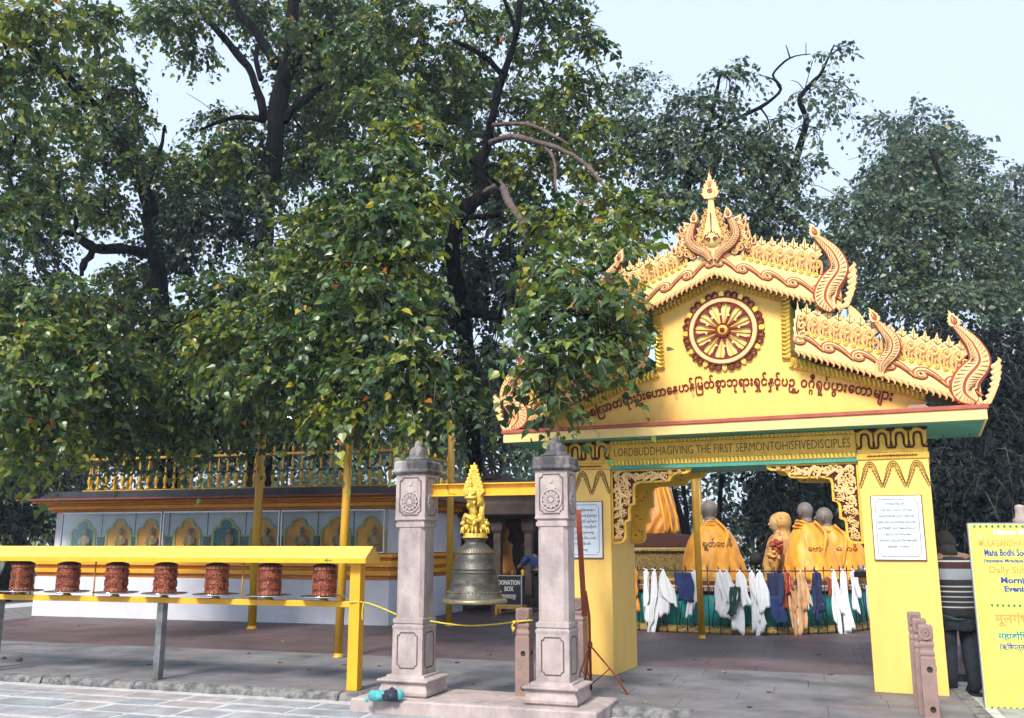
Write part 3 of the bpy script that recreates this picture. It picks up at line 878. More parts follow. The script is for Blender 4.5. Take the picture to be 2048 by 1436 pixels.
for s in (-1,1):
    ub = board(s, (.0,4.57), (1.36,4.0), .27, .31, [(.25,.84,.25,.38,7)], 5, (.25,.82,11), 'upper_barge_board')
    horn('horn', ub, [(1.27,3.97),(1.20,4.10),(1.24,4.25),(1.36,4.42),(1.32,4.60),(1.22,4.74),(1.14,4.83)], [.05,.13,.13,.105,.08,.055,.03], s)
    q = MB(); flame(q, 1.14*s, 4.82, .17, .11, -.35, s=s); q.build('flame_bud', ['cream','rose_line'], ub)
    q = MB()
    for k in range(7):
        z = 4.0+k*.065; x = 1.36+.035*math.sin(k*.5)+k*.012
        q.ribbon(mirror([(x,z),(x+.05,z+.02),(x+.085,z+.07),(x+.07,z+.10)], s), [.022,.028,.016,.004], YF-.02, YF+.03, 0, .01)
        q.ribbon(mirror([(x+.02,z-.01),(x+.07,z+.03),(x+.10,z+.09)], s), [.018,.018,.006], YF-.005, YF+.03, 1)
    q.build('edge_leaves', ['cream','maroon'], ub)
    lb = board(s, (.845,3.575), (2.62,2.87), .225, .27, [(.03,.46,.31,.33,7),(.50,.93,.31,.33,7)], 6, (.03,.92,21), 'lower_barge_board')
    horn('horn', lb, [(2.56,2.88),(2.47,2.98),(2.50,3.12),(2.63,3.28),(2.60,3.45),(2.52,3.58),(2.44,3.68)], [.05,.13,.135,.11,.08,.055,.03], s)
    q = MB(); flame(q, 2.44*s, 3.67, .18, .115, -.3, s=s); q.build('flame_bud', ['cream','rose_line'], lb)
    horn('middle_horn', lb, [(1.70,3.24),(1.73,3.34),(1.82,3.46),(1.83,3.58),(1.76,3.70),(1.69,3.80)], [.03,.06,.085,.075,.05,.028], s, y=YF-.045)
    q = MB(); flame(q, 1.685*s, 3.79, .17, .10, -.35, y0=YF-.065, s=s); q.build('flame_bud', ['cream','rose_line'], lb)
    q = MB()
    for k in range(4):
        q.ribbon(mirror(bez((1.66+k*.018,3.20),(1.64+k*.02,3.3),(1.66+k*.02,3.36),(1.72+k*.025,3.42-k*.01),6),s), [.012,.016,.016,.014,.01,.006,.003], YF-.05, YF, 0, .012)
    q.build('leaf_fan', 'cream', lb)
    q = MB()
    for k in range(7):
        z = 2.86+k*.06; x = 2.63+.03*math.sin(k*.5)+k*.016
        q.ribbon(mirror([(x,z),(x+.05,z+.02),(x+.085,z+.07),(x+.07,z+.10)], s), [.022,.028,.016,.004], YF-.02, YF+.03, 0, .01)
        q.ribbon(mirror([(x+.02,z-.01),(x+.07,z+.03),(x+.10,z+.09)], s), [.018,.018,.006], YF-.005, YF+.03, 1)
    q.build('edge_leaves', ['cream','maroon'], lb)
    # inner end leaf of the lower board
    q = MB(); flame(q, .90*s, 3.66, .46, .12, .0, YF-.02, YF+.03, s=s)
    for k in range(3): q.ribbon(mirror(spiral(.93,3.72+k*.1,.012,.05-.008*k,PI*2.2,0,10),s), .012, YF-.035, YF, 0, .01)
    q.build('end_leaf', ['cream','maroon'], lb)
    # flanking horns of the finial
    horn('finial_horn', ub, [(.03,4.70),(.09,4.79),(.20,4.87),(.265,4.97),(.25,5.09),(.205,5.19)], [.03,.05,.06,.058,.046,.034], s, y=YF-.05)
    q = MB(); flame(q, .20*s, 5.175, .15, .085, -.1, y0=YF-.085, y1=YF-.01, s=s); q.build('flame_bud', ['cream','rose_line'], ub)
    q = MB()
    for k in range(6):
        z = 4.90+k*.075; x = .155-k*.02
        q.ribbon(mirror(spiral(x,z,.012,.036-.002*k,PI*2.4,-.2,10),s), .0125, YF-.02, YF+.02, 1)
        q.ribbon(mirror(spiral(x,z,.012,.036-.002*k,PI*2.4,-.2,10),s), .0085, YF-.035, YF+.01, 0, .01)
    for k in range(4):
        z = 4.92+k*.075; x = .335-k*.012
        q.poly(mirror([(x-.05,z-.02),(x+.0,z-.03),(x+.045,z+.02),(x+.03,z+.035),(x+.05,z+.075),(x+.0,z+.06),(x-.03,z+.05)],s), YF-.02, YF+.02, 0, 1)
        q.ribbon(mirror(spiral(x-.01,z+.01,.006,.024,PI*2,0,8),s), .005, YF-.025, YF-.01, 1)
    for k,(x,z,r_) in enumerate([(.10,4.84,.04),(.16,4.93,.03),(.05,4.80,.028),(.13,5.02,.028)]):
        q.ribbon(mirror(spiral(x,z,.008,r_,PI*2.6,0,12),s), .012, YF-.03, YF+.02, 1)
        q.ribbon(mirror(spiral(x,z,.008,r_,PI*2.6,0,12),s), .008, YF-.045, YF+.01, 0, .008)
    q.build('finial_fretwork', ['cream','maroon'], ub)
# lace between and beside the flanking horns
for s in (-1,1):
    q = MB()
    for (x,z,r_,d) in [(.06,4.86,.05,1),(.13,4.90,.045,-1),(.16,4.99,.045,1),(.13,5.08,.04,-1),(.10,5.16,.036,1),(.085,5.24,.03,-1),(.065,5.31,.026,1),(.31,4.82,.05,1),(.36,4.90,.045,-1),(.32,4.98,.04,1),(.34,5.06,.032,-1),(.40,4.82,.04,1),(.24,4.78,.04,-1)]:
        pts = spiral(x,z,r_*.2,r_,PI*3.0*d+1,1.0,14)
        q.ribbon(mirror(pts,s), r_*.34, YF-.005, YF+.03, 1)
        q.ribbon(mirror(pts,s), taper(len(pts), r_*.14, r_*.24), YF-.022, YF+.02, 0, .01)
        for k in range(3):
            a = .4+k*.7
            q.ribbon(mirror([(x+r_*math.cos(a),z+r_*math.sin(a)),(x+r_*1.5*math.cos(a+.3),z+r_*1.5*math.sin(a+.3))],s), [r_*.26,r_*.04], YF-.015, YF+.02, 0, .006)
    for (x,z) in [(.40,4.90),(.385,4.99),(.36,5.08),(.46,4.84)]:
        flame(q, x*s, z, .12, .055, .25, YF-.02, YF+.02, 0, 1, s)
    q.build('finial_lace', ['cream','maroon'], gate)
# finial: drop-shaped body, neck and flame
q = MB()
q.lathe([(.012,4.86),(.055,4.875),(.092,4.92),(.106,4.98),(.098,5.05),(.075,5.15),(.052,5.26),(.038,5.38),(.032,5.48),(.036,5.52)], 18, (0,YF-.03,0), 0, 1, .55)
fin = q.build('finial', 'pale_yellow', gate, (0,0,4.86*.08), (0,0,0), 0, (1.06,1,.92))
q = MB(); q.poly([(.0,4.68),(.05,4.78),(.10,4.86),(.06,4.90),(0,4.92),(-.06,4.90),(-.10,4.86),(-.05,4.78)], YF-.03, YF+.03); q.build('finial_base', 'cream', fin)
q = MB()
q.ribbon([(0,5.05),(.0,5.30)], .004, YF-.10, YF-.06)
for sg in (-1,1):
    q.ribbon([(sg*a,b) for a,b in spiral(.035,4.945,.008,.028,PI*2,0,10)], .006, YF-.094, YF-.05)
    q.ribbon([(sg*.085,4.96),(sg*.06,5.02),(sg*.045,5.0),(sg*.03,5.05),(sg*.015,5.02),(0,5.07)], .005, YF-.088, YF-.05)
q.build('finial_paint', 'maroon', fin)
q = MB()
for sg in (-1,1):
    for k,(x,z,h) in enumerate([(.075,5.56,.09),(.06,5.62,.10),(.04,5.68,.11)]):
        q.poly([(sg*(x-.055),z-.05),(sg*(x-.01),z-.05),(sg*(x+.03),z+h*.35),(sg*(x+.005),z+h*.32),(sg*(x+.01),z+h*.75),(sg*(x-.04),z+h*.4)], YF-.05+.006*k, YF+.0, 0, 1)
q.poly([(-.04,5.50),(.04,5.50),(.055,5.60),(.035,5.70),(.02,5.76),(0,5.86),(-.02,5.76),(-.035,5.70),(-.055,5.60)], YF-.065, YF+.01, 0)
q.ribbon(spiral(0,5.60,.026,.026,0,2*PI,12), .005, YF-.072, YF-.06, 1); q.ribbon(spiral(0,5.60,.004,.015,0,3*PI,10), .004, YF-.072, YF-.06, 1)
for k in range(-1,2): q.ribbon([(k*.012,5.65),(k*.02,5.73)], .004, YF-.072, YF-.06, 1)
q.build('finial_flame', ['cream','rose_line'], fin)
q = MB(); q.tube([(0,YF-.03,5.84),(0,YF-.03,5.95)], [.008,.002], 6); q.build('finial_spike', 'rose_line', fin)
# ---- carved corner brackets in the opening (front and rear)
def bracket(s, yf, carved, depth=.05):
    o_ = [(1.388,2.341),(.42,2.341),(.43,2.30),(.47,2.275),(.62,2.265),(.65,2.235),(.67,2.19),(.80,2.18),(1.02,2.178),(1.085,2.16),(1.10,2.12),(1.10,1.93),(1.145,1.915),(1.16,1.88),(1.16,1.74),(1.205,1.725),(1.215,1.70),(1.215,1.54),(1.245,1.495),(1.30,1.478),(1.388,1.478)]
    mb = MB(); mb.poly(mirror(o_, s), yf, yf+depth)
    br = mb.build('corner_bracket', 'gold_paint', gate, bevel=.004)
    if carved:
        inn = [(1.365,2.318),(.475,2.318),(.49,2.302),(.645,2.292),(.685,2.262),(.70,2.215),(.80,2.205),(1.04,2.203),(1.115,2.175),(1.128,2.12),(1.128,1.953),(1.17,1.935),(1.19,1.88),(1.19,1.765),(1.235,1.745),(1.243,1.70),(1.243,1.56),(1.28,1.515),(1.365,1.505)]
        mb = MB(); mb.poly(mirror(inn, s), yf-.004, yf+.002)
        mb.build('bracket_ground', 'dark_maroon', br)
        sp_ = [(.56,2.30,.022,1),(.66,2.297,.026,-1),(.755,2.262,.046,1),(.86,2.262,.05,-1),(.965,2.262,.05,1),(1.075,2.262,.05,-1),(1.195,2.27,.045,1),(1.305,2.265,.048,-1),
               (1.21,2.17,.05,1),(1.31,2.15,.045,-1),(1.19,2.06,.05,-1),(1.295,2.04,.055,1),(1.195,1.96,.035,1),(1.30,1.925,.05,-1),(1.25,1.84,.04,1),(1.325,1.81,.032,-1),(1.275,1.73,.032,-1),(1.325,1.68,.03,1),(1.29,1.615,.035,1),(1.33,1.55,.028,-1),(1.285,1.55,.022,1)]
        for (x,z,r,d) in sp_:
            mb = MB(); a0 = rng.uniform(0,2*PI)
            c_ = spiral(x,z,r*.15,r*.86,a0+d*PI*3.2,a0,14)
            e = c_[-1]; tx, tz = -math.sin(a0)*d, math.cos(a0)*d
            tail = bez(e,(e[0]-tx*r*.6,e[1]-tz*r*.6),(e[0]-tx*r*1.0+math.cos(a0)*r*.5,e[1]-tz*r*1.0+math.sin(a0)*r*.5),(e[0]-tx*r*.9+math.cos(a0)*r*.9,e[1]-tz*r*.9+math.sin(a0)*r*.9),5)[1:]
            pts = [(min(max(a,.48),1.362),min(max(b,1.51),2.314)) for a,b in c_+tail]
            mb.ribbon(mirror(pts,s), taper(len(c_),r*.15,r*.27)+taper(len(tail),r*.30,r*.06), yf-.018, yf, 0, .008)
            for k in range(6):
                aa = a0+PI*(.3+k*.3)
                p0 = (x+r*.95*math.cos(aa), z+r*.95*math.sin(aa)); p1 = (x+r*1.45*math.cos(aa+.7*d), z+r*1.45*math.sin(aa+.7*d))
                if not (.50 < p1[0] < 1.36 and 1.51 < p1[1] < 2.314): continue
                mb.ribbon(mirror([p0,((p0[0]+p1[0])/2,(p0[1]+p1[1])/2),p1],s), [r*.16,r*.2,r*.03], yf-.015, yf, 0, .006)
            mb.build('foliage_scroll', 'cream', br)
    else:
        for k in range(26):
            x, z = rng.choice([(rng.uniform(.7,1.35),rng.uniform(2.2,2.31)),(rng.uniform(1.13,1.35),rng.uniform(1.95,2.18)),(rng.uniform(1.23,1.35),rng.uniform(1.5,1.9))])
            a = rng.uniform(0,PI)
            mb = MB(); mb.ribbon(mirror([(x,z),(x+.014*math.cos(a),z+.014*math.sin(a)),(x+.022*math.cos(a+.5),z+.022*math.sin(a+.5))],s), [.006,.008,.002], yf-.004, yf+.002)
            mb.build('paint_fleck', 'ink_brown', br)
for s in (-1,1):
    bracket(s, .035, True)
    bracket(s, .80, False, .08)
# ================================================================== bell and its frame
BA = R(-19)
ce, se = math.cos(BA), math.sin(BA)
BC = Vector((-.27, 9.18, 0))
b = MB(); b.frust(0,0,[(1.20,.42,-.01),(1.20,.42,.15),(1.19,.41,.165)])
b.xform(lambda x,y,z: (x+.012*math.sin(y*17+z*9), y+.012*math.sin(x*11), z))
pl = b.build('stone_plinth', 'stone_pink', None, BC, (0,0,BA), bevel=.02)
tag(pl, 'low pale stone plinth under the two bell posts', 'plinth')
bf = empty('bell_frame', (BC.x,BC.y,.165), BA, 'pair of carved pink stone posts joined by a yellow beam carrying the bell', 'bell frame')
Z0 = .165
def notched(mb, cx, cz, hw, hh, c, y, w=.006, m=0):
    p = []
    for (px,pz,sx_,sz_) in ((cx-hw,cz+hh,1,-1),(cx+hw,cz+hh,-1,-1),(cx+hw,cz-hh,-1,1),(cx-hw,cz-hh,1,1)):
        arc = [(px+sx_*c*math.cos(a)*1.0, pz+sz_*c*math.sin(a)) for a in (PI/2, PI/4, 0)]
        p += arc if sx_*sz_ < 0 else arc[::-1]
    mb.ribbon(p+[p[0],p[1]], w, y-.003, y+.004, m)
for s in (-1,1):
    ox = s*.735
    z = lambda v: v-Z0
    p = MB()
    # octagonal-edged square shaft: square with chamfer
    def sq(h, c, zz): return [(ox-h+c,-h,zz),(ox+h-c,-h,zz),(ox+h,-h+c,zz),(ox+h,h-c,zz),(ox+h-c,h,zz),(ox-h+c,h,zz),(ox-h,h-c,zz),(ox-h,-h+c,zz)]
    prof = [(.16,.0,.36),(.16,.0,.78),(.165,0,.80),(.165,0,.815),(.15,0,.825),(.15,0,.835),(.16,0,.84),(.16,0,.88),(.145,.01,.885),(.145,.035,.895),(.145,.035,1.745),(.145,.035,1.755),(.155,0,1.765),(.155,0,1.80),(.145,0,1.805),(.145,0,1.82),(.165,0,1.835),(.16,.0,1.86),(.16,0,2.285)]
    vs_, fs = [], []
    for h,c,zz in prof: vs_ += sq(h,c,z(zz))
    for i in range(len(prof)-1):
        for k in range(8): fs.append((i*8+k,i*8+(k+1)%8,i*8+8+(k+1)%8,i*8+8+k))
    fs.append(tuple((len(prof)-1)*8+k for k in range(8)))
    p.add(vs_, fs)
    post = p.build('stone_post', 'stone_pink', bf, bevel=.006)
    p = MB(); p.frust(ox,0,[(.235,.235,0),(.255,.255,.02),(.258,.258,.045),(.235,.235,.10),(.238,.238,.125),(.268,.268,.14),(.268,.268,.16),(.20,.20,.172),(.20,.20,.195)])
    p.build('post_base', 'stone_pink', post, bevel=.008)
    p = MB(); p.frust(ox,0,[(.165,.165,z(2.287)),(.20,.20,z(2.305)),(.20,.20,z(2.325)),(.182,.182,z(2.335)),(.182,.182,z(2.41)),(.165,.165,z(2.425))])
    cap = p.build('post_cap', 'stone_cap', post, bevel=.008)
    p = MB(); p.lathe([(.15,z(2.427)),(.145,z(2.445)),(.105,z(2.465)),(.09,z(2.49)),(.088,z(2.535)),(.06,z(2.565)),(.036,z(2.575)),(.038,z(2.60)),(.03,z(2.625)),(.003,z(2.645))], 20, (ox,0,0))
    p.build('cap_finial', 'stone_cap', cap)
    # carved panels on the visible faces
    for face in (0,1,2,3):
        q = MB()
        notched(q, 0, z(.585), .105, .165, .03, -.1605)
        notched(q, 0, z(2.065), .115, .185, .035, -.1605)
        ra = face*PI/2
        q.build('panel_groove', 'stone_groove', post, (ox,0,0), (0,0,ra))
        q = MB(); q.poly([(-.055,z(2.11)),(0,z(2.235)),(.055,z(2.11))], -.168, -.159); q.build('carved_spire', 'stone_pink', post, (ox,0,0), (0,0,ra), bevel=.004)
        q = MB(); q.ribbon(spiral(0,z(2.01),.098,.098,0,2*PI,28), .008, -.172, -.159); fl = q.build('carved_ring', 'stone_pink', post, (ox,0,0), (0,0,ra))
        if face == 0 or 'petal_m' not in globals():
            pm_ = MB(); pm_.poly([(.022,0),(.05,.020),(.075,.014),(.088,0),(.075,-.014),(.05,-.020)], -.178, -.159); petal_m = pm_.mesh('carved_petal','stone_pink')
        for k in range(12):
            put('carved_petal', petal_m, fl, (0,0,z(2.01)), (0,k*PI/6,0))
        q = MB(); q.poly([(.026*math.cos(k*PI/6), z(2.01)+.026*math.sin(k*PI/6)) for k in range(12)], -.182, -.159); q.build('carved_heart', 'stone_pink', fl)
        q = MB(); q.poly([(.018*math.cos(k*PI/4), z(2.185)+.018*math.sin(k*PI/4)) for k in range(8)], -.178, -.159); q.build('carved_bud', 'stone_pink', fl)
# I-section beam
b = MB(); zz0, zz1 = 2.065-Z0, 2.19-Z0
b.box(-.62,.578,-.05,.05,zz0,zz0+.012); b.box(-.62,.578,-.05,.05,zz1-.012,zz1); b.box(-.62,.578,-.008,.008,zz0+.012,zz1-.012)
bm = b.build('beam', 'rack_yellow', bf, bevel=.002)
b = MB(); b.tube([(-.40,-.03,zz1-.04),(-.36,-.06,zz1+.01),(-.24,-.06,zz1+.012),(-.20,-.02,zz1-.02)], .003, 5); b.tube([(-.40,-.012,zz1-.04),(-.38,-.02,zz0+.03),(-.30,-.02,zz0+.015)], .003, 5)
b.build('wire', 'black_iron', bm)

bx = -.10
bp = BC + Vector((ce*bx, se*bx, 0))
bell = empty('temple_bell', (bp.x,bp.y,1.035), BA, 'large weathered bronze bell with gilded figured hanger between the stone posts', 'bell')
b = MB()
prof = [(.262,.028),(.312,.0),(.318,.012),(.312,.03),(.295,.045),(.288,.06),(.272,.075),(.266,.098),(.262,.102),(.262,.112),(.256,.115),(.256,.126),(.248,.135),(.236,.20),(.226,.27),(.222,.285),(.226,.29),(.226,.298),(.219,.30),(.219,.315),(.224,.318),(.222,.328),(.214,.335),(.205,.40),(.197,.455),(.190,.462),(.196,.47),(.196,.478),(.178,.492),(.175,.505),(.13,.545),(.105,.565),(.095,.585),(.11,.60),(.11,.615),(.05,.62)]
b.lathe(prof, 40); body = b.build('bell_body', 'bronze', bell)
b = MB(); b.lathe([(.309,-.002),(.3195,.010),(.313,.032),(.297,.046)], 40); body2 = b.build('bell_lip', 'bronze_rim', bell)
b = MB()
for k in range(44):
    a = 2*PI*k/44
    b.lathe([(.010,-.008),(.008,.0),(.001,.004)], 6, (0,0,0))
    st = len(b.v)-18
    b.xform(lambda x,y,z_: ((.264+z_+.004)*math.cos(a)-x*math.sin(a),(.264+z_+.004)*math.sin(a)+x*math.cos(a), .107+y*.7), st)
    b.ribbon([(-.009,.478),(-.004,.500),(0,.512)], [.009,.007,.002], -.001, .004)
    st = len(b.v)-15
    b.xform(lambda x,y,z_: ((.196-(z_-.478)*.62+.002)*math.cos(a)-x*math.sin(a),(.196-(z_-.478)*.62+.002)*math.sin(a)+x*math.cos(a), z_), st)
b.build('bead_band', 'bronze_rim', body)
b = MB(); text(b, 'ဓမစြကာ ေခါင်းေလာင်း', 0, 0, 0, h=.03, w=.40, extrude=.002)
b.xform(lambda x,y,z_: ((.2455-z_*.155)*math.sin(x/.24)*1.003, -(.2455-z_*.155)*math.cos(x/.24)*1.003, .175+z_))
b.build('cast_lettering', 'bronze_rim', body)
# gilded hanger: ring of small lions, seated figure, flame leaf over the beam
b = MB(); b.lathe([(.125,.618),(.13,.63),(.115,.645),(.118,.66),(.09,.668)], 20); hg = b.build('hanger_base', 'bright_gold', bell)
def lion():
    m = MB()
    m.ball((0,0,.05), .024,.034,.03, 8,6); m.ball((0,-.032,.085), .020,.022,.024, 8,6); m.ball((0,-.05,.08), .011,.012,.010, 6,4)
    for sx_ in (-.013,.013):
        m.tube([(sx_,-.03,.06),(sx_*1.1,-.042,.03),(sx_*1.1,-.045,0)], [.010,.008,.009], 5)
        m.tube([(sx_,.02,.04),(sx_*1.4,.012,.015),(sx_*1.4,-.004,0)], [.014,.010,.008], 5)
        m.lathe([(.006,0),(.003,.014),(.001,.02)], 5, (sx_*1.1,-.026,.104))
    m.tube([(0,.03,.05),(0,.045,.08),(0,.035,.11),(0,.04,.125)], [.007,.006,.008,.002], 5)
    return m.mesh('lion', 'bright_gold')
LM = lion()
for k in range(6):
    a = PI*k/3+.3
    put('lion', LM, hg, (.095*math.cos(a+PI/2), .095*math.sin(a+PI/2), .665), (0,0,a+PI), 1.15)
b = MB()
b.tube([(-.02,0,.66),(-.03,0,.74),(-.01,0,.80)], [.05,.045,.05], 10)
b.ball((-.02,-.03,.80), .062,.05,.058, 12,8)
b.tube([(-.075,-.02,.78),(-.10,-.05,.81),(-.075,-.07,.84),(-.03,-.075,.82),(.03,-.07,.78),(.07,-.04,.80),(.075,-.01,.85)], [.02,.026,.024,.028,.026,.024,.02], 8)
b.tube([(.04,.01,.68),(.07,.01,.78),(.06,.01,.88),(.07,.0,.96)], [.03,.034,.03,.036], 8)
b.tube([(-.01,0,.84),(-.02,-.01,.90),(-.015,-.02,.98)], [.05,.042,.055], 10)
for k in range(7):
    a = k*.9
    b.tube([(.06*math.cos(a),.05*math.sin(a),.86+.012*k),(.085*math.cos(a),.07*math.sin(a),.89+.012*k),(.075*math.cos(a+.3),.06*math.sin(a+.3),.93+.012*k)], [.014,.012,.003], 5)
b.tube([(-.02,-.02,.95),(-.02,-.04,1.01)], [.055,.06], 10); b.tube([(.065,0,.94),(.06,-.03,1.0),(.05,-.05,1.06)], [.036,.04,.03], 8)
for k in range(14):
    a = k*.9+.4; zz_ = .70+.022*k; rr_ = .075+.012*math.sin(k*1.7)
    b.ball((rr_*math.cos(a),rr_*.8*math.sin(a)-.01,zz_), .022,.022,.026, 7,5)
b.build('hanger_scrollwork', 'bright_gold', hg)
b = MB()   # small seated figure
b.lathe([(.06,1.0),(.062,1.015),(.045,1.03),(.036,1.06),(.04,1.085),(.03,1.105),(.012,1.112),(.012,1.12)], 12, (-.02,-.085,0), 0, 1, .7)
b.ball((-.02,-.085,1.135), .019,.019,.022, 8,6)
b.lathe([(.02,1.145),(.012,1.16),(.010,1.175),(.002,1.19)], 8, (-.02,-.085,0))
for sg in (-1,1): b.tube([(-.02+sg*.036,-.085,1.09),(-.02+sg*.052,-.095,1.06),(-.02+sg*.02,-.125,1.04)], [.013,.012,.010], 6)
b.build('seated_figure', 'bright_gold', hg)
b = MB()   # flame leaf rising behind the figure in front of the beam
lf = cat([(-.075,1.0),(-.10,1.08),(-.085,1.15),(-.05,1.22),(-.02,1.29),(.012,1.36),(.03,1.31),(.055,1.24),(.09,1.16),(.11,1.09),(.085,1.02)], 3)
b.poly(lf, -.075, -.055, 0)
for k in range(7):
    t = k/6
    for sg in (-1,1):
        x = sg*(.10-.075*t)+.01; z_ = 1.06+.24*t
        b.poly([(x-sg*.03,z_-.03),(x+sg*.010,z_+.0),(x+sg*.012,z_+.032),(x-sg*.025,z_+.03)], -.082, -.06)
b.build('flame_leaf', 'bright_gold', hg, bevel=.003)

# ================================================================== prayer wheels
RA = R(-17.6)
rk = empty('prayer_wheel_rack', (-1.63,9.94,.12), RA, 'long yellow painted rack with a little pitched roof holding the prayer wheels', 'rack')
z = lambda v: v-.12
b = MB(); prf = [(-.17,z(1.40)),(-.17,z(1.455)),(0,z(1.575)),(.17,z(1.455)),(.17,z(1.40))]
vs_, fs = [], []
for xx in (-5.9,.17):
    vs_ += [(xx,y_,z_) for y_,z_ in prf]
for k in range(4): fs.append((k,k+5,k+6,k+1))
fs += [(5,9,8,7,6),(0,1,2,3,4)]
b.add(vs_, fs); rr = b.build('rack_roof', 'roof_yellow', rk, bevel=.004)
b = MB(); b.box(-5.9,.165,-.174,-.1702,z(1.40),z(1.45)); b.box(-5.9,.165,.1702,.174,z(1.40),z(1.45)); b.build('fascia', 'rack_yellow', rr)
for k in range(9):
    q = MB(); q.lathe([(.007,0),(.005,.004)],6); q.xform(lambda x,y,z_: (x-.1-k*.66, -.174-z_, z(1.425)+y)); q.build('rivet', 'roof_yellow', rr)
q = MB(); q.ribbon([(-.30,z(1.428)),(-.22,z(1.428))], .005, -.1765, -.1735); q.ribbon([(-.27,z(1.447)),(-.30,z(1.428)),(-.27,z(1.409))], .005, -.1765, -.1735)
q.build('painted_arrow', 'sign_green', rr)
b = MB(); b.box(-5.9,-.062,-.035,.035,z(.945),z(1.005)); b.build('lower_rail', 'rack_yellow', rk, bevel=.004)
b = MB(); b.box(-5.9,-.062,-.03,.03,z(1.41),z(1.45)); b.build('upper_rail', 'rack_yellow', rk)
for x, zz in ((0,0),(-5.0,0)):
    b = MB(); b.box(x-.06,x+.06,-.06,.06,0,z(1.46)); b.build('end_post', 'rack_yellow', rk, bevel=.006)
for x in (-2.42,-4.75):
    b = MB(); b.box(x-.04,x+.04,-.045,.045,0,z(.944)); b.build('steel_leg', 'steel', rk, bevel=.006)
for x in (-1.40,-3.39):
    b = MB(); b.tube([(x,0,z(1.0)),(x,0,z(1.41))], .009, 6); b.build('tie_rod', 'pole_gold', rk)
def wheel_parts():
    r = empty('prayer_wheel', (0,0,0))
    m = MB()
    pr = [(.118,.0),(.125,.008),(.125,.04),(.119,.048),(.122,.056),(.122,.155),(.119,.162),(.122,.17),(.122,.27),(.119,.277),(.123,.283),(.123,.325),(.118,.33)]
    m.lathe(pr, 32)
    for i in range(len(m.v)):
        x,y,z_ = m.v[i]; a = math.atan2(y,x)
        k = 1+.007*math.sin(a*3+z_*20)+.005*math.sin(a*7-z_*31)
        m.v[i] = (x*k,y*k,z_)
    d = m.build('drum', 'copper', r)
    for body_, zz, hh in (('मणिपद्मेहूँ मणिपद्मेहूँ'.replace('णि','िण'),.185,.062),('ॐ आः हूँ मणि पद्मे हूँ'.replace('णि','िण'),.070,.062)):
        m = MB(); text(m, body_, 0, 0, 0, h=hh, w=2*PI*.122*.97, extrude=.004, offset=.012)
        m.xform(lambda x,y,z_: ((.1255-y)*math.sin(x/.122), -(.1255-y)*math.cos(x/.122), zz+z_))
        m.build('embossed_lettering', 'copper_raised', d)
    m = MB()
    for k in range(18):
        a = 2*PI*k/18
        for zz, hh in ((.004,.036),(.288,.032)):
            st = len(m.v); m.poly([(-.016,0),(.016,0),(.016,hh*.6),(0,hh),(-.016,hh*.6)], -.006, .002)
            m.xform(lambda x,y,z_: ((.1245-y)*math.sin(a+x/.122), -(.1245-y)*math.cos(a+x/.122), zz+z_), st)
    tag(m.build('embossed_petals', 'copper_raised', d), kind='stuff')
    m = MB(); m.lathe([(.128,.328),(.130,.336),(.09,.352),(.03,.366),(.012,.372),(.012,.395)], 28); m.build('cap', 'black_iron', r)
    m = MB(); m.lathe([(.02,-.022),(.20,-.020),(.245,-.012),(.252,-.006),(.245,0),(.20,-.010),(.10,-.004),(.02,-.004)], 36); m.build('tray', 'chrome', r)
    m = MB(); m.lathe([(.05,-.055),(.05,-.045),(.036,-.04),(.036,-.024)], 14); m.build('bearing', 'pole_gold', r)
    return r
pw = wheel_parts()
kids = [c for c in scene.objects if c.parent == pw]
gk = {c.name: [d for d in scene.objects if d.parent == c] for c in kids}
ordn = ['rightmost copper prayer wheel, next to the yellow end post','second copper prayer wheel from the yellow end post','third copper prayer wheel from the yellow end post','copper prayer wheel above the grey steel leg','third copper prayer wheel from the left edge','second copper prayer wheel from the left edge','leftmost copper prayer wheel, darker on its shaded side']
for k, t in enumerate([.39,1.06,1.73,2.41,3.08,3.77,4.45]):
    if k == 0: o = pw
    else:
        o = pw.copy(); COL.objects.link(o)
        for c in kids:
            c2 = c.copy(); COL.objects.link(c2); c2.parent = o
            for d in gk[c.name]:
                d2 = d.copy(); COL.objects.link(d2); d2.parent = c2
    o.scale = (1,1,.93); o.location = (-1.63-math.cos(RA)*t, 9.94-math.sin(RA)*t, 1.058); o.rotation_euler = (0,0,rng.uniform(0,6))
    tag(o, ordn[k], 'prayer wheel', 'copper prayer wheels in the yellow rack')

# ================================================================== ropes
def rope(name, pts, label, r=.009):
    m = MB(); n = len(pts); m.tube(pts, r, 6)
    return m, name, label
m = MB()
m.tube(cat([(-1.545,9.90,1.0),(-1.40,9.82,.965),(-1.25,9.66,.925),(-1.165,9.56,.90)],5), .008, 6)
m.tube(cat([(-1.70,9.885,1.0),(-1.62,9.872,1.005),(-1.555,9.885,1.0)],4), .008, 6)
m.tube(cat([(-1.55,9.885,1.0),(-1.56,9.875,.9),(-1.555,9.875,.82)],4), .007, 6)
r1 = m.build('rope', 'rope'); tag(r1, 'yellow rope knotted round the yellow rack post, running to the left stone post', 'rope')
m = MB()
m.tube(cat([(-.80,9.28,.86),(-.62,9.25,.835),(-.40,9.24,.82),(-.15,9.27,.832),(.03,9.25,.855),(.13,9.235,.865),(.20,9.26,.868)],5), .008, 6)
m.tube(cat([(.02,9.25,.85),(.0,9.235,.81),(.015,9.24,.76)],4), .008, 6); m.ball((.015,9.24,.79),.018,.018,.022,6,5); m.ball((.02,9.238,.85),.02,.018,.02,6,5)
r2 = m.build('rope', 'rope'); tag(r2, 'sagging yellow rope stretched from the left stone post to the brown bollard', 'rope')

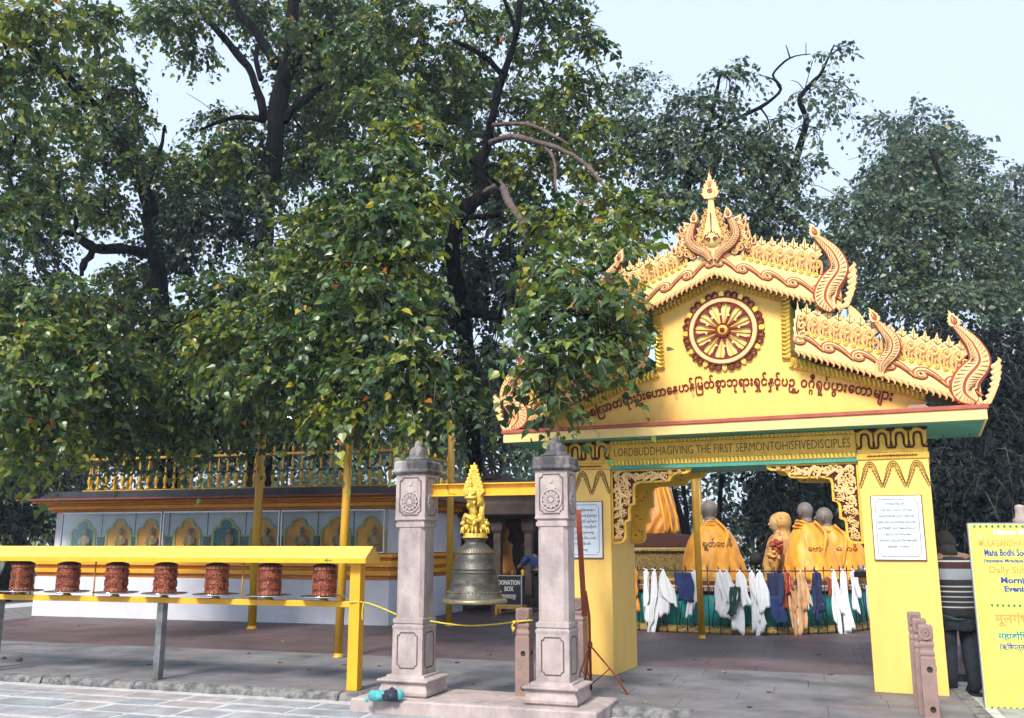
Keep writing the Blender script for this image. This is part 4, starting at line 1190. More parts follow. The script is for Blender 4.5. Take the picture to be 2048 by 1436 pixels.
# ================================================================== stone bollards
def bollard(loc, rz, label, holes=True, h=.86, w=.072):
    o = empty('stone_bollard', loc, rz, label, 'bollard', 'short carved stone bollards')
    m = MB()
    m.frust(0,0,[(w,w,0),(w,w,h-.27),(w*.92,w*.92,h-.265),(w*.92,w*.92,h-.25),(w,w,h-.245),(w,w,h-.225),(w*.86,w*.86,h-.205),(w*.86,w*.86,h-.19),(w,w,h-.165),(w,w,h-.145),(w*.8,w*.8,h-.14),(w*.8,w*.8,h-.132)])
    sh = m.build('shaft', 'stone_brown', o, bevel=.005)
    m = MB(); m.box(-w*.98,w*.98,-w*.92,w*.92,h-.1325,h); hd = m.build('head', 'stone_brown', o, bevel=.014)
    for ra in (0,PI):
        m = MB(); m.ribbon(spiral(0,h-.066,.7*w+.005,.7*w+.005,0,2*PI,24), .007, -w-.006, -w*.9); m.ribbon(spiral(0,h-.066,.016,.016,0,2*PI,12), .007, -w-.008, -w*.9)
        for k in range(14):
            a = 2*PI*k/14; m.ribbon([(.024*math.cos(a),h-.066+.024*math.sin(a)),(.046*math.cos(a),h-.066+.046*math.sin(a))], [.004,.007], -w-.004, -w*.9)
        m.build('rosette', 'stone_brown', hd, (0,0,0), (0,0,ra))
    if holes:
        for zz in (.12,.44):
            for ra in (0,PI/2):
                m = MB(); m.lathe([(.024,0),(.024,.004),(.02,.004),(.018,-.012),(.001,-.013)], 14); m.xform(lambda x,y,z_: (x+.01, -w-z_*1.0-.0005, zz+y)); m.build('socket', 'hut_dark', sh, (0,0,0), (0,0,ra))
    return o
bollard((.12,9.32,.12), BA, 'brown stone bollard standing between the bell and the right stone post', True)
bollard((.78,11.02,.12), GA, 'brown stone bollard half hidden behind the right stone post by the gate', False)
q_ = at(1856,1330,8.15); bollard((q_.x,8.15,.12), R(-22), 'nearest stone bollard in front of the right gate pillar, with two socket holes', True, .80, .060)
q_ = at(1845,1330,8.55); bollard((q_.x,8.55,.12), R(-22), 'middle stone bollard of the row before the right gate pillar', False, .82, .060)
q_ = at(1836,1330,8.95); bollard((q_.x,8.95,.12), R(-22), 'farthest stone bollard of the row before the right gate pillar', False, .85, .060)

# ================================================================== gilded poles
def pole(x, y, h, r, label, lean=(0,0)):
    m = MB()
    m.lathe([(r*1.25,0),(r*1.25,.012),(r*1.02,.02),(r,.06)], 14)
    m.tube([(0,0,.05),(lean[0]*.5,lean[1]*.5,h*.5),(lean[0],lean[1],h)], r, 14)
    m.lathe([(r,0),(r*1.2,.01),(r*1.2,.03),(r*.5,.06),(.002,.1)], 14, (lean[0],lean[1],h))
    o = m.build('gilded_pole', 'pole_gold', None, (x,y,.12))
    return tag(o, label, 'pole', 'gilded poles around the shrine')
pole(-4.61,16.84,4.6,.075,'tall gilded pole standing before the white niche wall, second prayer wheel in front')
pole(-2.31,12.70,3.6,.057,'gilded pole standing nearest the yellow rack, its top lost in the leaves', (.06,0))
pole(-1.16,17.44,4.2,.062,'gilded pole standing behind the bell')
pole(3.03,15.18,3.2,.052,'gilded pole standing in the gate opening before the orange robed statue', (-.04,0))
pole(4.62,22.6,3.6,.05,'thin gilded pole behind the statues in the gate opening', (-.05,0))

# ================================================================== rusty tripod stand with a board seen edge-on
t = empty('tripod_stand', (.80,9.75,.12), 0, 'rust red tripod stand holding a narrow board, beside the left gate pillar', 'stand')
m = MB(); m.tube([(0,0,.03),(-.005,0,.75),(-.04,.0,1.0)], .013, 8); m.build('pole', 'rust_red', t)
m = MB(); m.lathe([(.024,0),(.026,.02),(.026,.05),(.02,.07)], 10, (-.003,0,.43)); m.build('collar', 'rust_red', t)
for i,(px,py) in enumerate([(.36,-.10),(-.20,-.22),(-.05,.30)]):
    m = MB(); m.tube([(0,0,.46),(px*.58,py*.58,.22),(px,py,.0)], .009, 6); lg = m.build('leg', 'rust_red', t)
    m = MB(); m.tube([(0,0,.08),(px*.52,py*.52,.24)], .006, 5); m.build('brace', 'rust_red', lg)
    m = MB(); m.ball((px,py,.008), .016,.016,.009, 8,5); m.build('foot', 'rust_red', lg)
m = MB(); m.box(-.028,.028,-.02,.55,0,1.08); bd = m.build('board', 'rust_red', t, (-.055,0,.75), (0,R(-2.6),R(-4)), bevel=.003)

# ================================================================== yellow notice board at the right
sg = empty('notice_board', (4.585,9.36,0), R(-14), 'yellow notice board with green leaf border and orange, blue and Hindi lettering', 'sign')
W_, H_ = 1.35, 1.80
m = MB(); m.box(0,W_,0,.025,.02,H_); pb = m.build('panel', 'sign_yellow', sg, (0,0,0), (R(-1.0),R(.2),0), bevel=.002)
m = MB(); 
for a,b_ in (((0,.02),(0,H_)),((W_,.02),(W_,H_)),((0,H_),(W_,H_)),((0,.02),(W_,.02))): m.ribbon([a,b_], .006, -.004, .03)
m.build('metal_edge', 'alu', pb)
lm = MB(); lm.poly([(0,-.5),(.3,-.3),(.5,.05),(.3,.35),(.08,.25),(0,.1),(-.08,.25),(-.3,.35),(-.5,.05),(-.3,-.3)], -.0018, .001)
lmm = lm.mesh('leaf_mark','sign_green')
for zz in (H_-.03,.045):
    for k in range(24): put('leaf_mark', lmm, pb, (.06+k*.055,0,zz), (0,PI/2,0), (.032,1,.036))
for k in range(20): put('leaf_mark', lmm, pb, (.15+k*.05,0,1.005), (0,PI/2,0), (.03,1,.034))
m = MB()
for k in range(62):
    zz = .09+k*.0265
    m.ribbon([(.022,zz),(.022,zz+.016)], .003, -.0018, .001)
    m.ribbon([(.045,zz),(.058,zz+.008),(.045,zz+.016),(.045,zz)], .0016, -.0018, .001)
    if k % 2: m.ribbon([(.07,zz),(.075,zz+.004)], .003, -.0018, .001)
m.build('border_marks', 'sign_green', pb)
def sl(t, x, zz, h, mt, w=None, off=.0, asp=None):
    m = MB(); text(m, t, x, zz, -.0015, h=h, w=w, extrude=.0006, offset=off, align='l', asp=asp)
    m.build('printed_line', mt, pb)
sl('Namo Buddhaya', .23, 1.69, .056, 'sign_white', off=.03)
sl('MULAGANDHA KUTI VIHARA', .085, 1.575, .066, 'sign_orange', off=.03, asp=.60)
sl('Maha Bodhi Society of India', .125, 1.483, .066, 'sign_blue', off=.03, asp=.62)
sl('(Isipatana Migadaya)', .115, 1.42, .034, 'sign_blue', off=.03, asp=.95)
sl('Daily Sutta', .155, 1.315, .066, 'sign_orange', off=.03, asp=.95)
sl('Morning', .25, 1.22, .058, 'sign_blue', off=.04, asp=1.05)
sl('Evening', .275, 1.14, .054, 'sign_blue', off=.04, asp=1.05)
for i, mk in enumerate(()): pass
sl('मूलगंध', .16, .84, .085, 'sign_orange', off=.035)
sl('महाबोिध सोसाइटी', .175, .685, .06, 'sign_teal', off=.025)
sl('(ऋषपित्तन -मृगदाव)'.replace('षपि','िषप'), .18, .59, .052, 'sign_blue', off=.02, asp=.8)
sl('धम्म', .40, .42, .075, 'sign_white', off=.04)
sl('(धर्म', .32, .085, .06, 'sign_pink', off=.02)
m = MB(); text(m, '(Dhammachakka', .15, 1.058, -.0015, h=.05, extrude=.0006, align='l', offset=.005, asp=.85); m.build('printed_line', 'sign_pink', pb)
for x in (.1,1.2):
    m = MB(); m.tube([(x,.03,1.7),(x,.50,.0)], .014, 6); m.build('prop', 'steel', sg)
# ================================================================== white niche wall (tree enclosure)
BW = R(-17)
bw = empty('niche_wall', (-10.04,19.81,.12), BW, 'low white enclosure wall with orange mouldings and glazed Buddha niches', 'wall')
z = lambda v: v-.12
Lb = 8.12
b = MB(); b.box(0,Lb,0,4.2,0,z(.93)); b.box(.32,Lb-.08,.10,4.1,z(1.42),z(2.25)); wl = b.build('plaster_wall', 'white_wall', bw, bevel=.01)
def mould(x0, x1, prof, mats, name, par, y1=4.0):
    """prof: list of (z0,z1,projection,material)"""
    for z0,z1,pj,mt in prof:
        q = MB(); q.box(x0-pj, x1+pj, -pj, y1, z(z0), z(z1)); q.build(name, mt, par, bevel=.012)
mould(0,Lb,[(.932,1.01,-.02,'orange_red'),(1.012,1.10,.04,'orange_mould'),(1.102,1.17,.0,'orange_red'),(1.172,1.29,.06,'orange_mould'),(1.292,1.34,.03,'orange_red'),(1.342,1.41,.09,'orange_mould')],0,'orange_moulding',bw)
mould(.30,Lb-.05,[(2.252,2.30,.02,'orange_red'),(2.302,2.38,.10,'orange_mould'),(2.382,2.43,.20,'orange_red'),(2.432,2.462,.30,'orange_mould')],0,'cornice_moulding',bw)
b = MB(); b.box(.0,Lb+.45,-.72,4.4,z(2.464),z(2.50)); b.build('eave_board', 'eave_red', bw, bevel=.004)
b = MB(); b.poly([(.25,z(2.502)),(Lb+.42,z(2.502)),(Lb+.2,z(2.65)),(.62,z(2.65))], -.45, 4.3); b.build('dark_roof_edge', 'roof_dark', bw)
# niches
nx = [1.06,1.96,2.72,3.62,4.53,5.38,6.15,6.95,7.68]
foil = []
for (cx_,cz_,r_,a0,a1) in ((-.17,1.80,.13,PI,PI*.42),(0,1.93,.16,PI*.92,PI*.08),(.17,1.80,.13,PI*.58,0)):
    foil += [(cx_+r_*math.cos(a0+(a1-a0)*k/6), cz_+r_*math.sin(a0+(a1-a0)*k/6)) for k in range(7)]
foil = [(-.30,1.45)]+foil+[(.30,1.45)]
fz = [(x,z(v)) for x,v in foil]
for i, x0 in enumerate(nx):
    n_ = MB(); n_.poly([(x0+a,c) for a,c in fz], .085, .098)
    tealn = i in (0,4)
    nb = n_.build('niche', 'niche_teal' if tealn else 'niche_orange', bw)
    q = MB(); q.ribbon([(x0+a,c) for a,c in fz], .024, .066, .088); q.build('niche_border', 'niche_line', nb)
    q = MB()
    bx_ = x0+.10; ro = z(1.47)
    q.lathe([(.15,0),(.16,.02),(.14,.06),(.10,.09),(.085,.16),(.10,.24),(.085,.28),(.03,.30),(.03,.325)], 14, (bx_,.02,ro), 0, 1, .5)
    q.ball((bx_,.02,ro+.375), .05,.045,.06, 10,8); q.ball((bx_,.02,ro+.44), .02,.02,.022, 8,6)
    for sg_ in (-1,1): q.tube([(bx_+sg_*.10,.02,ro+.25),(bx_+sg_*.12,.0,ro+.15),(bx_+sg_*.03,-.03,ro+.10)], [.03,.026,.02], 6)
    q.build('buddha_figure', 'statue_gold', nb)
for i in range(len(nx)-1):
    xm = (nx[i]+nx[i+1])/2
    q = MB(); q.box(xm-.09,xm+.09,.080,.0995,z(1.44),z(1.74)); pn = q.build('dark_panel', 'niche_dark', bw)
    q = MB(); q.box(xm-.115,xm+.115,.070,.0996,z(1.742),z(1.775)); q.build('capital_strip', 'niche_line', pn)
    q = MB(); q.box(xm-.006,xm+.006,.088,.0995,z(1.776),z(2.24)); q.build('panel_joint', 'niche_dark', pn)
for xa, xb in ((.62,3.10),(3.14,5.80),(5.84,8.03)):
    q = MB(); q.box(xa+.02,xb-.02,-.062,-.056,z(1.45),z(2.21)); gp = q.build('glass_pane', 'pane_glass', bw)
    q = MB()
    for x_ in (xa,xb-.022): q.box(x_,x_+.022,-.075,-.045,z(1.43),z(2.24))
    q.box(xa+.022,xb-.022,-.075,-.045,z(2.212),z(2.24)); q.box(xa+.022,xb-.022,-.075,-.045,z(1.43),z(1.45))
    q.build('pane_frame', 'alu', gp)
# balustrade on top
ba = empty('balustrade', (-10.04+.3*.292,19.81+.3*.956,2.66), BW, 'gold and black turned balustrade on the roof of the white niche wall', 'balustrade')
bal = MB(); bal.lathe([(r_*.78,z_) for r_,z_ in [(.05,.0),(.05,.03),(.03,.05),(.026,.09),(.05,.14),(.055,.20),(.035,.27),(.024,.30),(.036,.31),(.036,.34),(.022,.36),(.03,.42),(.034,.47),(.018,.56),(.004,.62)]], 10)
balm = bal.mesh('baluster','pole_gold')
tipm = MB().lathe([(.012,0),(.03,.03),(.022,.07),(.003,.19)], 8).mesh('spear_tip','pole_gold')
ringm = MB().lathe([(.0385,.308),(.0395,.325),(.0385,.343)], 10).mesh('collar','black_iron')
def balrow(p0, p1, n):
    for k in range(n):
        t_ = (k+.5)/n; x_ = p0[0]+(p1[0]-p0[0])*t_; y_ = p0[1]+(p1[1]-p0[1])*t_
        bo = put('baluster', balm, ba, (x_,y_,.06)); put('collar', ringm, bo); put('spear_tip', tipm, bo, (0,0,.69))
balrow((.8,0),(8.05,0),34); balrow((.8,0),(.8,3.4),9); balrow((8.05,0),(8.05,3.4),9)
def rail(p0,p1,zz,h):
    q = MB(); dx, dy = p1[0]-p0[0], p1[1]-p0[1]; l = math.hypot(dx,dy); nx_, ny_ = -dy/l*.03, dx/l*.03
    q.add([(p0[0]+nx_,p0[1]+ny_,zz),(p0[0]-nx_,p0[1]-ny_,zz),(p1[0]-nx_,p1[1]-ny_,zz),(p1[0]+nx_,p1[1]+ny_,zz)]+[(p0[0]+nx_,p0[1]+ny_,zz+h),(p0[0]-nx_,p0[1]-ny_,zz+h),(p1[0]-nx_,p1[1]-ny_,zz+h),(p1[0]+nx_,p1[1]+ny_,zz+h)],[(0,1,2,3),(7,6,5,4),(0,4,5,1),(1,5,6,2),(2,6,7,3),(3,7,4,0)])
    q.build('rail', 'pole_gold', ba)
for p0,p1 in (((.77,0),(8.08,0)),((.8,.03),(.8,3.4)),((8.05,.03),(8.05,3.4))):
    rail(p0,p1,.02,.038); rail(p0,p1,.70,.045)
# small lamp in the tree above the balustrade
lp = at(577,838,19.2)
ll = empty('lamp', (lp.x,lp.y,lp.z), 0, 'small lit white lamp among the leaves above the balustrade', 'lamp')
m = MB(); m.ball((0,0,0), .07,.07,.07, 10,8); m.build('bulb', 'bulb', ll)
m = MB(); m.tube([(0,.06,.05),(0,.12,.1),(0,.12,-1.5)], .02, 6); m.lathe([(.05,.06),(.06,.09),(.03,.14)], 10); m.build('bracket', 'steel', ll)

# ================================================================== dark stone shrine hut with its counter
hu = empty('stone_shrine', (-.55,21.6,.12), R(-17), 'small dark brown stone shrine with a wheel emblem on its roof, behind the bell', 'shrine')
m = MB(); m.box(-1.2,1.2,1.0,1.2,0,2.1); m.box(-1.2,-1.0,-.2,.998,0,2.1); m.build('wall', 'hut_stone', hu)
for x in (-1.08,-.35,.35,1.08):
    m = MB(); m.frust(x,-.35,[(.13,.13,0),(.13,.13,.25),(.09,.09,.30),(.085,.085,1.7),(.13,.13,1.78),(.15,.15,2.05)])
    m.build('column', 'hut_stone', hu, bevel=.01)
m = MB(); m.frust(0,.3,[(1.35,.85,2.052),(1.5,1.0,2.12),(1.5,1.0,2.36),(1.38,.9,2.42),(1.42,.95,2.60),(1.55,1.08,2.66),(1.2,.75,2.85),(.35,.3,3.05)]); rf_ = m.build('roof', 'hut_stone', hu, bevel=.02)
m = MB(); ring(m,.24,.30,-.05,.05,0,24,(0,3.28)); 
for k in range(12): m.ribbon([(.05*math.cos(k*PI/6),3.28+.05*math.sin(k*PI/6)),(.25*math.cos(k*PI/6),3.28+.25*math.sin(k*PI/6))], .018, -.03, .03)
m.lathe([(.07,-.05),(.07,.05)],12,(0,0,3.28)); m.box(-.2,.2,-.08,.08,2.95,3.06)
m.build('wheel_emblem', 'hut_stone', rf_, (.15,-.2,0), (0,0,R(50)))
m = MB(); m.lathe([(.26,.75),(.28,.85),(.2,1.05),(.17,1.3),(.2,1.45),(.08,1.55),(.07,1.6)], 14, (.25,.5,0), 0, 1, .7); m.ball((.25,.5,1.72), .11,.11,.14, 10,8); m.build('robed_figure', 'robe_dark', hu)
m = MB(); m.box(-.5,1.0,.2,.8,0,.74); m.build('altar', 'hut_dark', hu)
for i in range(5):
    m = MB(); m.lathe([(.035,0),(.045,.03),(.02,.05),(.05,.12),(.01,.16)], 8, (-.3+i*.26,.3,.742)); m.build('offering_bowl', 'pole_gold', hu)
m = MB(); m.box(-.92,-.72,-.5,-.46,1.05,1.75); m.build('red_hanging', 'scarf_red', hu)
db = empty('donation_box', (-.02,20.35,.12), R(-12), 'black donation box with white lettering on a yellow stand', 'donation box')
m = MB(); m.box(-.27,.27,-.2,.2,.20,.80); bx_ = m.build('box', 'box_black', db, bevel=.008)
m = MB()
for x in (-.27,.27): m.box(x-.012,x+.012,-.212,-.19,.19,.81)
for zz in (.19,.80): m.box(-.255,.255,-.212,-.19,zz,zz+.018)
m.build('edge_trim', 'alu', bx_)
m = MB(); text(m,'DONATION',0,.62,-.203,h=.095,w=.48,extrude=.002,offset=.03); text(m,'BOX',0,.49,-.203,h=.095,w=.2,extrude=.002,offset=.03); text(m,'दानपात्र',0,.335,-.203,h=.085,w=.30,extrude=.002,offset=.02)
m.build('painted_lettering', 'white_paint', bx_)
m = MB(); m.box(-.30,.30,-.22,.22,.12,.188); 
for x in (-.28,.28):
    for y_ in (-.2,.2): m.box(x-.025,x+.025,y_-.02,y_+.02,0,.119)
m.build('stand', 'pole_gold', db)

# ================================================================== round teal platform with statues
DC = Vector((4.2,18.5,.12)); DR = 2.62
dr_ = empty('statue_platform', DC, 0, 'round teal platform with gilded base band seen through the gate', 'platform')
m = MB(); m.lathe([(DR,.12),(DR,.62),(DR-.02,.64)], 72); dm = m.build('teal_wall', 'teal', dr_)
m = MB(); m.lathe([(DR+.10,.0),(DR+.12,.03),(DR+.10,.07),(DR+.03,.119),(DR-.1,.12)], 72); m.build('gilded_base', 'gilt_base', dr_)
m = MB(); m.lathe([(DR+.01,.641),(DR+.03,.66),(DR+.01,.70),(DR-.12,.705),(.01,.705)], 72); m.build('platform_rim', 'cushion', dr_)
# iron railing
ir = empty('iron_railing', DC, 0, 'black wrought iron railing with scrolls around the teal platform', 'railing')
RR = DR+.17
NB = 46
def rp(a, r=RR): return (r*math.cos(a), r*math.sin(a))
A0, A1 = -PI+.05, -.05
m = MB(); m.tube([(*rp(A0+(A1-A0)*k/80),1.03) for k in range(81)], .011, 6); m.build('top_rail', 'black_iron', ir)
m = MB(); m.tube([(*rp(A0+(A1-A0)*k/80),.80) for k in range(81)], .007, 5); m.build('middle_rail', 'black_iron', ir)
barm = MB().tube([(0,0,0),(0,0,1.05)], .008, 6).lathe([(.009,1.05),(.014,1.075),(.002,1.12)], 6).mesh('bar','black_iron')
scm = MB()
for sg_ in (-1,1):
    scm.tube([(sg_*a,0,c) for a,c in spiral(.085,.16,.012,.07,PI*3.2,PI*.55,18)]+[(sg_*.06,0,.26)], .007, 5)
    scm.tube([(sg_*.02,0,.95),(sg_*.06,0,.6),(sg_*.14,0,.12)], .008, 5)
scrm = scm.mesh('scroll','black_iron')
for k in range(NB+1):
    a = A0+(A1-A0)*k/NB
    put('bar', barm, ir, (*rp(a),0), (0,0,a+PI/2))
    if k % 3 == 1: put('scroll', scrm, ir, (*rp(a,RR+.012),0), (0,0,a+PI/2))
# scarves and prayer flags tied to the railing
def cloth(name, ang, ztop, length, wt, wb, mt, label, cat_, group=None, folds=4, twist=0.0, square=False, off=.03, seed=0):
    rg = random.Random(seed); nu, nv = 22, 18
    vs_, fs = [], []
    for tail in range(1 if square else 2):
        b0 = len(vs_)
        ph = rg.uniform(0,6); lean = rg.uniform(-.08,.08); skew = rg.uniform(-.6,.6); wob = rg.uniform(.01,.04); ph2 = rg.uniform(0,6)
        kl = 1.0 if square else (1.0 if tail == 0 else rg.uniform(.55,.9)); kw = 1.0 if square else rg.uniform(.5,.85); oy = .02*tail
        ln_ = length*kl
        for j in range(nv+1):
            t_ = j/nv; w = wt+(wb*kw-wt)*(t_**.55 if not square else t_)
            for i in range(nu+1):
                u = i/nu-.5
                amp = (.012 if square else .022)*(.3+.7*t_)
                y_ = amp*math.sin(u*2*PI*folds*.5+ph+t_*2.0+.9*math.sin(u*5+ph2))+.008*math.sin(u*PI*folds*2.3+ph*2+t_*3)*t_
                x_ = u*w*(1+.22*math.sin(t_*5+ph2)*(not square)) + (lean+.05*(tail*2-1)*(not square))*t_ + twist*t_*t_ + wob*math.sin(t_*6+ph2+u*2)*t_
                zz = -ln_*t_*(1+(skew*u*t_*.7 if not square else .12*skew*u*t_)) + (.02*math.sin(u*PI*3+ph)+.02*rg.uniform(-.3,.3) if j == nv else 0) - (abs(u)*.08*(1-t_) if not square else 0)
                vs_.append((x_, -off-y_-.02*t_-oy, zz))
        for j in range(nv):
            for i in range(nu):
                a = b0+j*(nu+1)+i; fs.append((a,a+1,a+nu+2,a+nu+1))
    m = MB(); m.add(vs_, fs, 0, True)
    p = rp(ang)
    o = m.build(name, mt, None, (DC.x+p[0],DC.y+p[1],DC.z+ztop), (0,0,ang+PI/2))
    sm = o.modifiers.new('thickness','SOLIDIFY'); sm.thickness = .004; sm.offset = 0
    tag(o, label, cat_, group)
    kn = MB(); kn.ball((0,-off+.01,.0), .022,.026,.02, 8,6); 
    if not square: kn.tube([(-.01,-off,.01),(-.045,-off-.01,.03),(-.06,-off-.01,.0)], [.012,.010,.003], 5)
    kn.build('knot', mt, o)
    return o
def ang_of(px, py=1150):
    """railing angle met by a sight line (front half)"""
    u, v = (px-1024)/F_PX, (718-py)/F_PX
    k = u/(math.cos(PITCH)-v*math.sin(PITCH)); best = None
    for i in range(400):
        a = A0+(A1-A0)*i/399; x_, y_ = DC.x+RR*math.cos(a), DC.y+RR*math.sin(a)
        e_ = abs(x_/y_-k)
        if best is None or e_ < best[0]: best = (e_, a)
    return best[1]
WG = 'white scarves tied to the iron railing'
S = [(1294,.95,.10,.22,'scarf_white','leftmost white scarf on the railing, close to the left gate pillar',0),
     (1312,1.30,.08,.26,'scarf_white','longest white scarf of the left bunch, trailing to the floor',-.10),
     (1330,.78,.10,.38,'scarf_white','broad white scarf spread wide beside the hanging blue cloth',.05),
     (1388,.78,.16,.20,'scarf_white','thin white scarf behind the gilded pole',0),
     (1441,.74,.14,.24,'scarf_white','first white scarf right of the gilded pole',0),
     (1452,.80,.10,.26,'scarf_white','bulky white scarf left of the dark green flag',.02),
     (1478,1.02,.10,.30,'scarf_white','white scarf gathered behind the dark green flag',.03),
     (1503,.92,.08,.22,'scarf_white','white scarf right of the dark green flag',.02),
     (1518,1.06,.10,.26,'scarf_white','long white scarf left of the dark navy cloth',.05),
     (1600,.95,.06,.16,'scarf_white','thin white scarf mixed with the peach ones',0),
     (1664,1.02,.08,.22,'scarf_white','white scarf just left of the longest white scarf on the right',.04),
     (1680,1.36,.10,.34,'scarf_white','longest white scarf on the right, reaching the floor',.06),
     (1704,.72,.16,.26,'scarf_white','short white scarf next to the wrought iron flower',0),
     (1727,.92,.10,.24,'scarf_white','rightmost white scarf beside the right gate pillar',.04)]
for i,(px,ln,wt,wb,mt,lb_,tw) in enumerate(S):
    cloth('scarf', ang_of(px), 1.03, ln*.95, wt, wb, mt, lb_, 'scarf', WG, folds=3+i%3, twist=tw, seed=i+1, off=.03+.012*(i%3))
cloth('scarf', ang_of(1572), 1.03, .62, .12,.20,'scarf_red','red and gold patterned scarf on the railing beside the navy cloth','scarf',seed=31)
cloth('scarf', ang_of(1597), 1.03, .98, .08,.26,'scarf_peach','peach coloured scarf hanging below the kneeling statue','scarf',seed=32,twist=.05,off=.06)
cloth('scarf', ang_of(1578), 1.0, 1.0, .05,.14,'scarf_peach','narrow peach scarf left of the wider peach one','scarf',seed=33,twist=.06)
cloth('scarf', ang_of(1628), 1.03, .78, .14,.24,'scarf_navy','dark navy scarf in the middle of the right half of the railing','scarf',seed=34,off=.05)
cloth('scarf', ang_of(1272), 1.03, .66, .10,.16,'scarf_orange','orange and yellow cloth at the far left end of the railing','scarf',seed=35)
cloth('prayer_flag', ang_of(1368), 1.0, .46, .30,.30,'scarf_blue','blue square prayer flag hanging left of the gilded pole','flag',square=True,folds=1.5,seed=36,off=.06)
cloth('prayer_flag', ang_of(1469), .78, .46, .17,.17,'scarf_green','dark green printed flag among the white scarves','flag',square=True,folds=1,seed=37,off=.11)
cloth('prayer_flag', ang_of(1549), 1.0, .52, .28,.28,'scarf_navy','navy printed flag left of the peach scarves','flag',square=True,folds=2,seed=38,off=.05)
cloth('prayer_flag', ang_of(1545), .62, .42, .20,.26,'scarf_blue','blue flag hanging low under the navy one','flag',square=True,folds=1,seed=39,twist=.1,off=.06)
cloth('prayer_flag', ang_of(1652), .92, .30, .10,.12,'scarf_red','small red flag right of the navy scarf','flag',square=True,folds=1,seed=40)
# band of five-coloured bunting along the rim
bn = MB(); cols = ['scarf_yellow','scarf_red','scarf_white','scarf_orange','scarf_blue']
bt = empty('bunting', DC, 0, 'row of small striped yellow, red and white pennants below the statues', 'bunting')
for k in range(46):
    a = A0+(A1-A0)*(k+.5)/46
    p = rp(a, DR+.06)
    o = None
    m = MB()
    for j,(z0,z1,ci) in enumerate(((.17,.21,0),(.10,.17,1),(.065,.10,2),(0,.065,1))):
        m.box(-.078,.078,-.004,.0,z0,z1,ci)
    for j in range(5): m.box(-.07+j*.03,-.052+j*.03,-.0055,-.004,0,.05,[0,2,1,2,0][j])
    m.build('pennant', cols[:3], bt, (p[0],p[1],.70+.01*math.sin(k*1.7)), (rng.uniform(-.1,.1),0,a+PI/2))
m = MB(); m.tube([(*rp(A0+(A1-A0)*k/60, DR+.058),.915) for k in range(61)], .004, 4); m.build('string', 'scarf_white', bt)

# statues
def robe(mb, sec, folds=11, seed=0, amp=.03, m=0, seg=44):
    """draped garment: sec = [(z, rx, ry, cx, cy)] bottom to top"""
    rg = random.Random(seed); ph = [rg.uniform(0,6) for _ in range(5)]
    S_ = cat(sec, 4)
    vs_, fs = [], []
    z0, z1 = S_[0][0], S_[-1][0]
    for (zz,rx,ry,cx_,cy_) in S_:
        t_ = (zz-z0)/(z1-z0)
        for k in range(seg):
            a = 2*PI*k/seg
            w1 = a+.35*math.sin(t_*4+ph[2])+.25*t_*math.cos(a+ph[3])
            f_ = 1+amp*(1.2-t_)*((1-1.6*abs(math.sin(w1*folds*.5+ph[0])))*.7+.5*math.sin(w1*folds*1.7+ph[1]-t_*3))+.02*math.sin(a*3+t_*9+ph[2])+.012*math.sin(t_*26+3*math.sin(a*2+ph[4]))
            vs_.append((cx_+rx*f_*math.cos(a), cy_+ry*f_*math.sin(a), zz+.008*math.sin(a*5+ph[3])))
    n = len(S_)
    for j in range(n-1):
        for k in range(seg):
            a, b_ = j*seg+k, j*seg+(k+1)%seg; fs.append((a,b_,b_+seg,a+seg))
    fs.append(tuple(range(seg-1,-1,-1))); fs.append(tuple((n-1)*seg+k for k in range(seg)))
    return mb.add(vs_, fs, m, True)
def head(par, c, r, face, mt='grey_head', bun=False, hood=None):
    """head looking along angle face (world-like, in the parent's frame)"""
    m = MB()
    dx, dy = math.cos(face), math.sin(face)
    m.ball((0,0,0), r*.86, r*.78, r, 16, 12)
    for i in range(len(m.v)):                       # jaw and brow
        x,y_,zz = m.v[i]
        if zz < -.2*r: m.v[i] = (x*.88+.10*r*(x>0), y_*.84, zz*1.08)
    m.tube([(.80*r,0,.1*r),(.98*r,0,-.16*r),(.84*r,0,-.22*r)], [.07*r,.13*r,.08*r], 6)
    m.tube([(.76*r,-.2*r,-.46*r),(.83*r,0,-.46*r),(.76*r,.2*r,-.46*r)], [.03*r,.06*r,.03*r], 5)
    for sg_ in (-1,1):
        m.ball((.70*r,sg_*.32*r,.04*r), .10*r,.12*r,.07*r, 6,5)
        m.ball((-.02*r,sg_*.80*r,-.12*r), .14*r,.07*r,.32*r, 8,6)
    if bun: m.ball((-.05*r,0,.98*r), .36*r,.36*r,.30*r, 10,6)
    m.tube([(-.1*r,0,-.6*r),(-.15*r,0,-1.35*r)], [.5*r,.58*r], 12)
    return m.build('head', mt, par, c, (0,0,face))
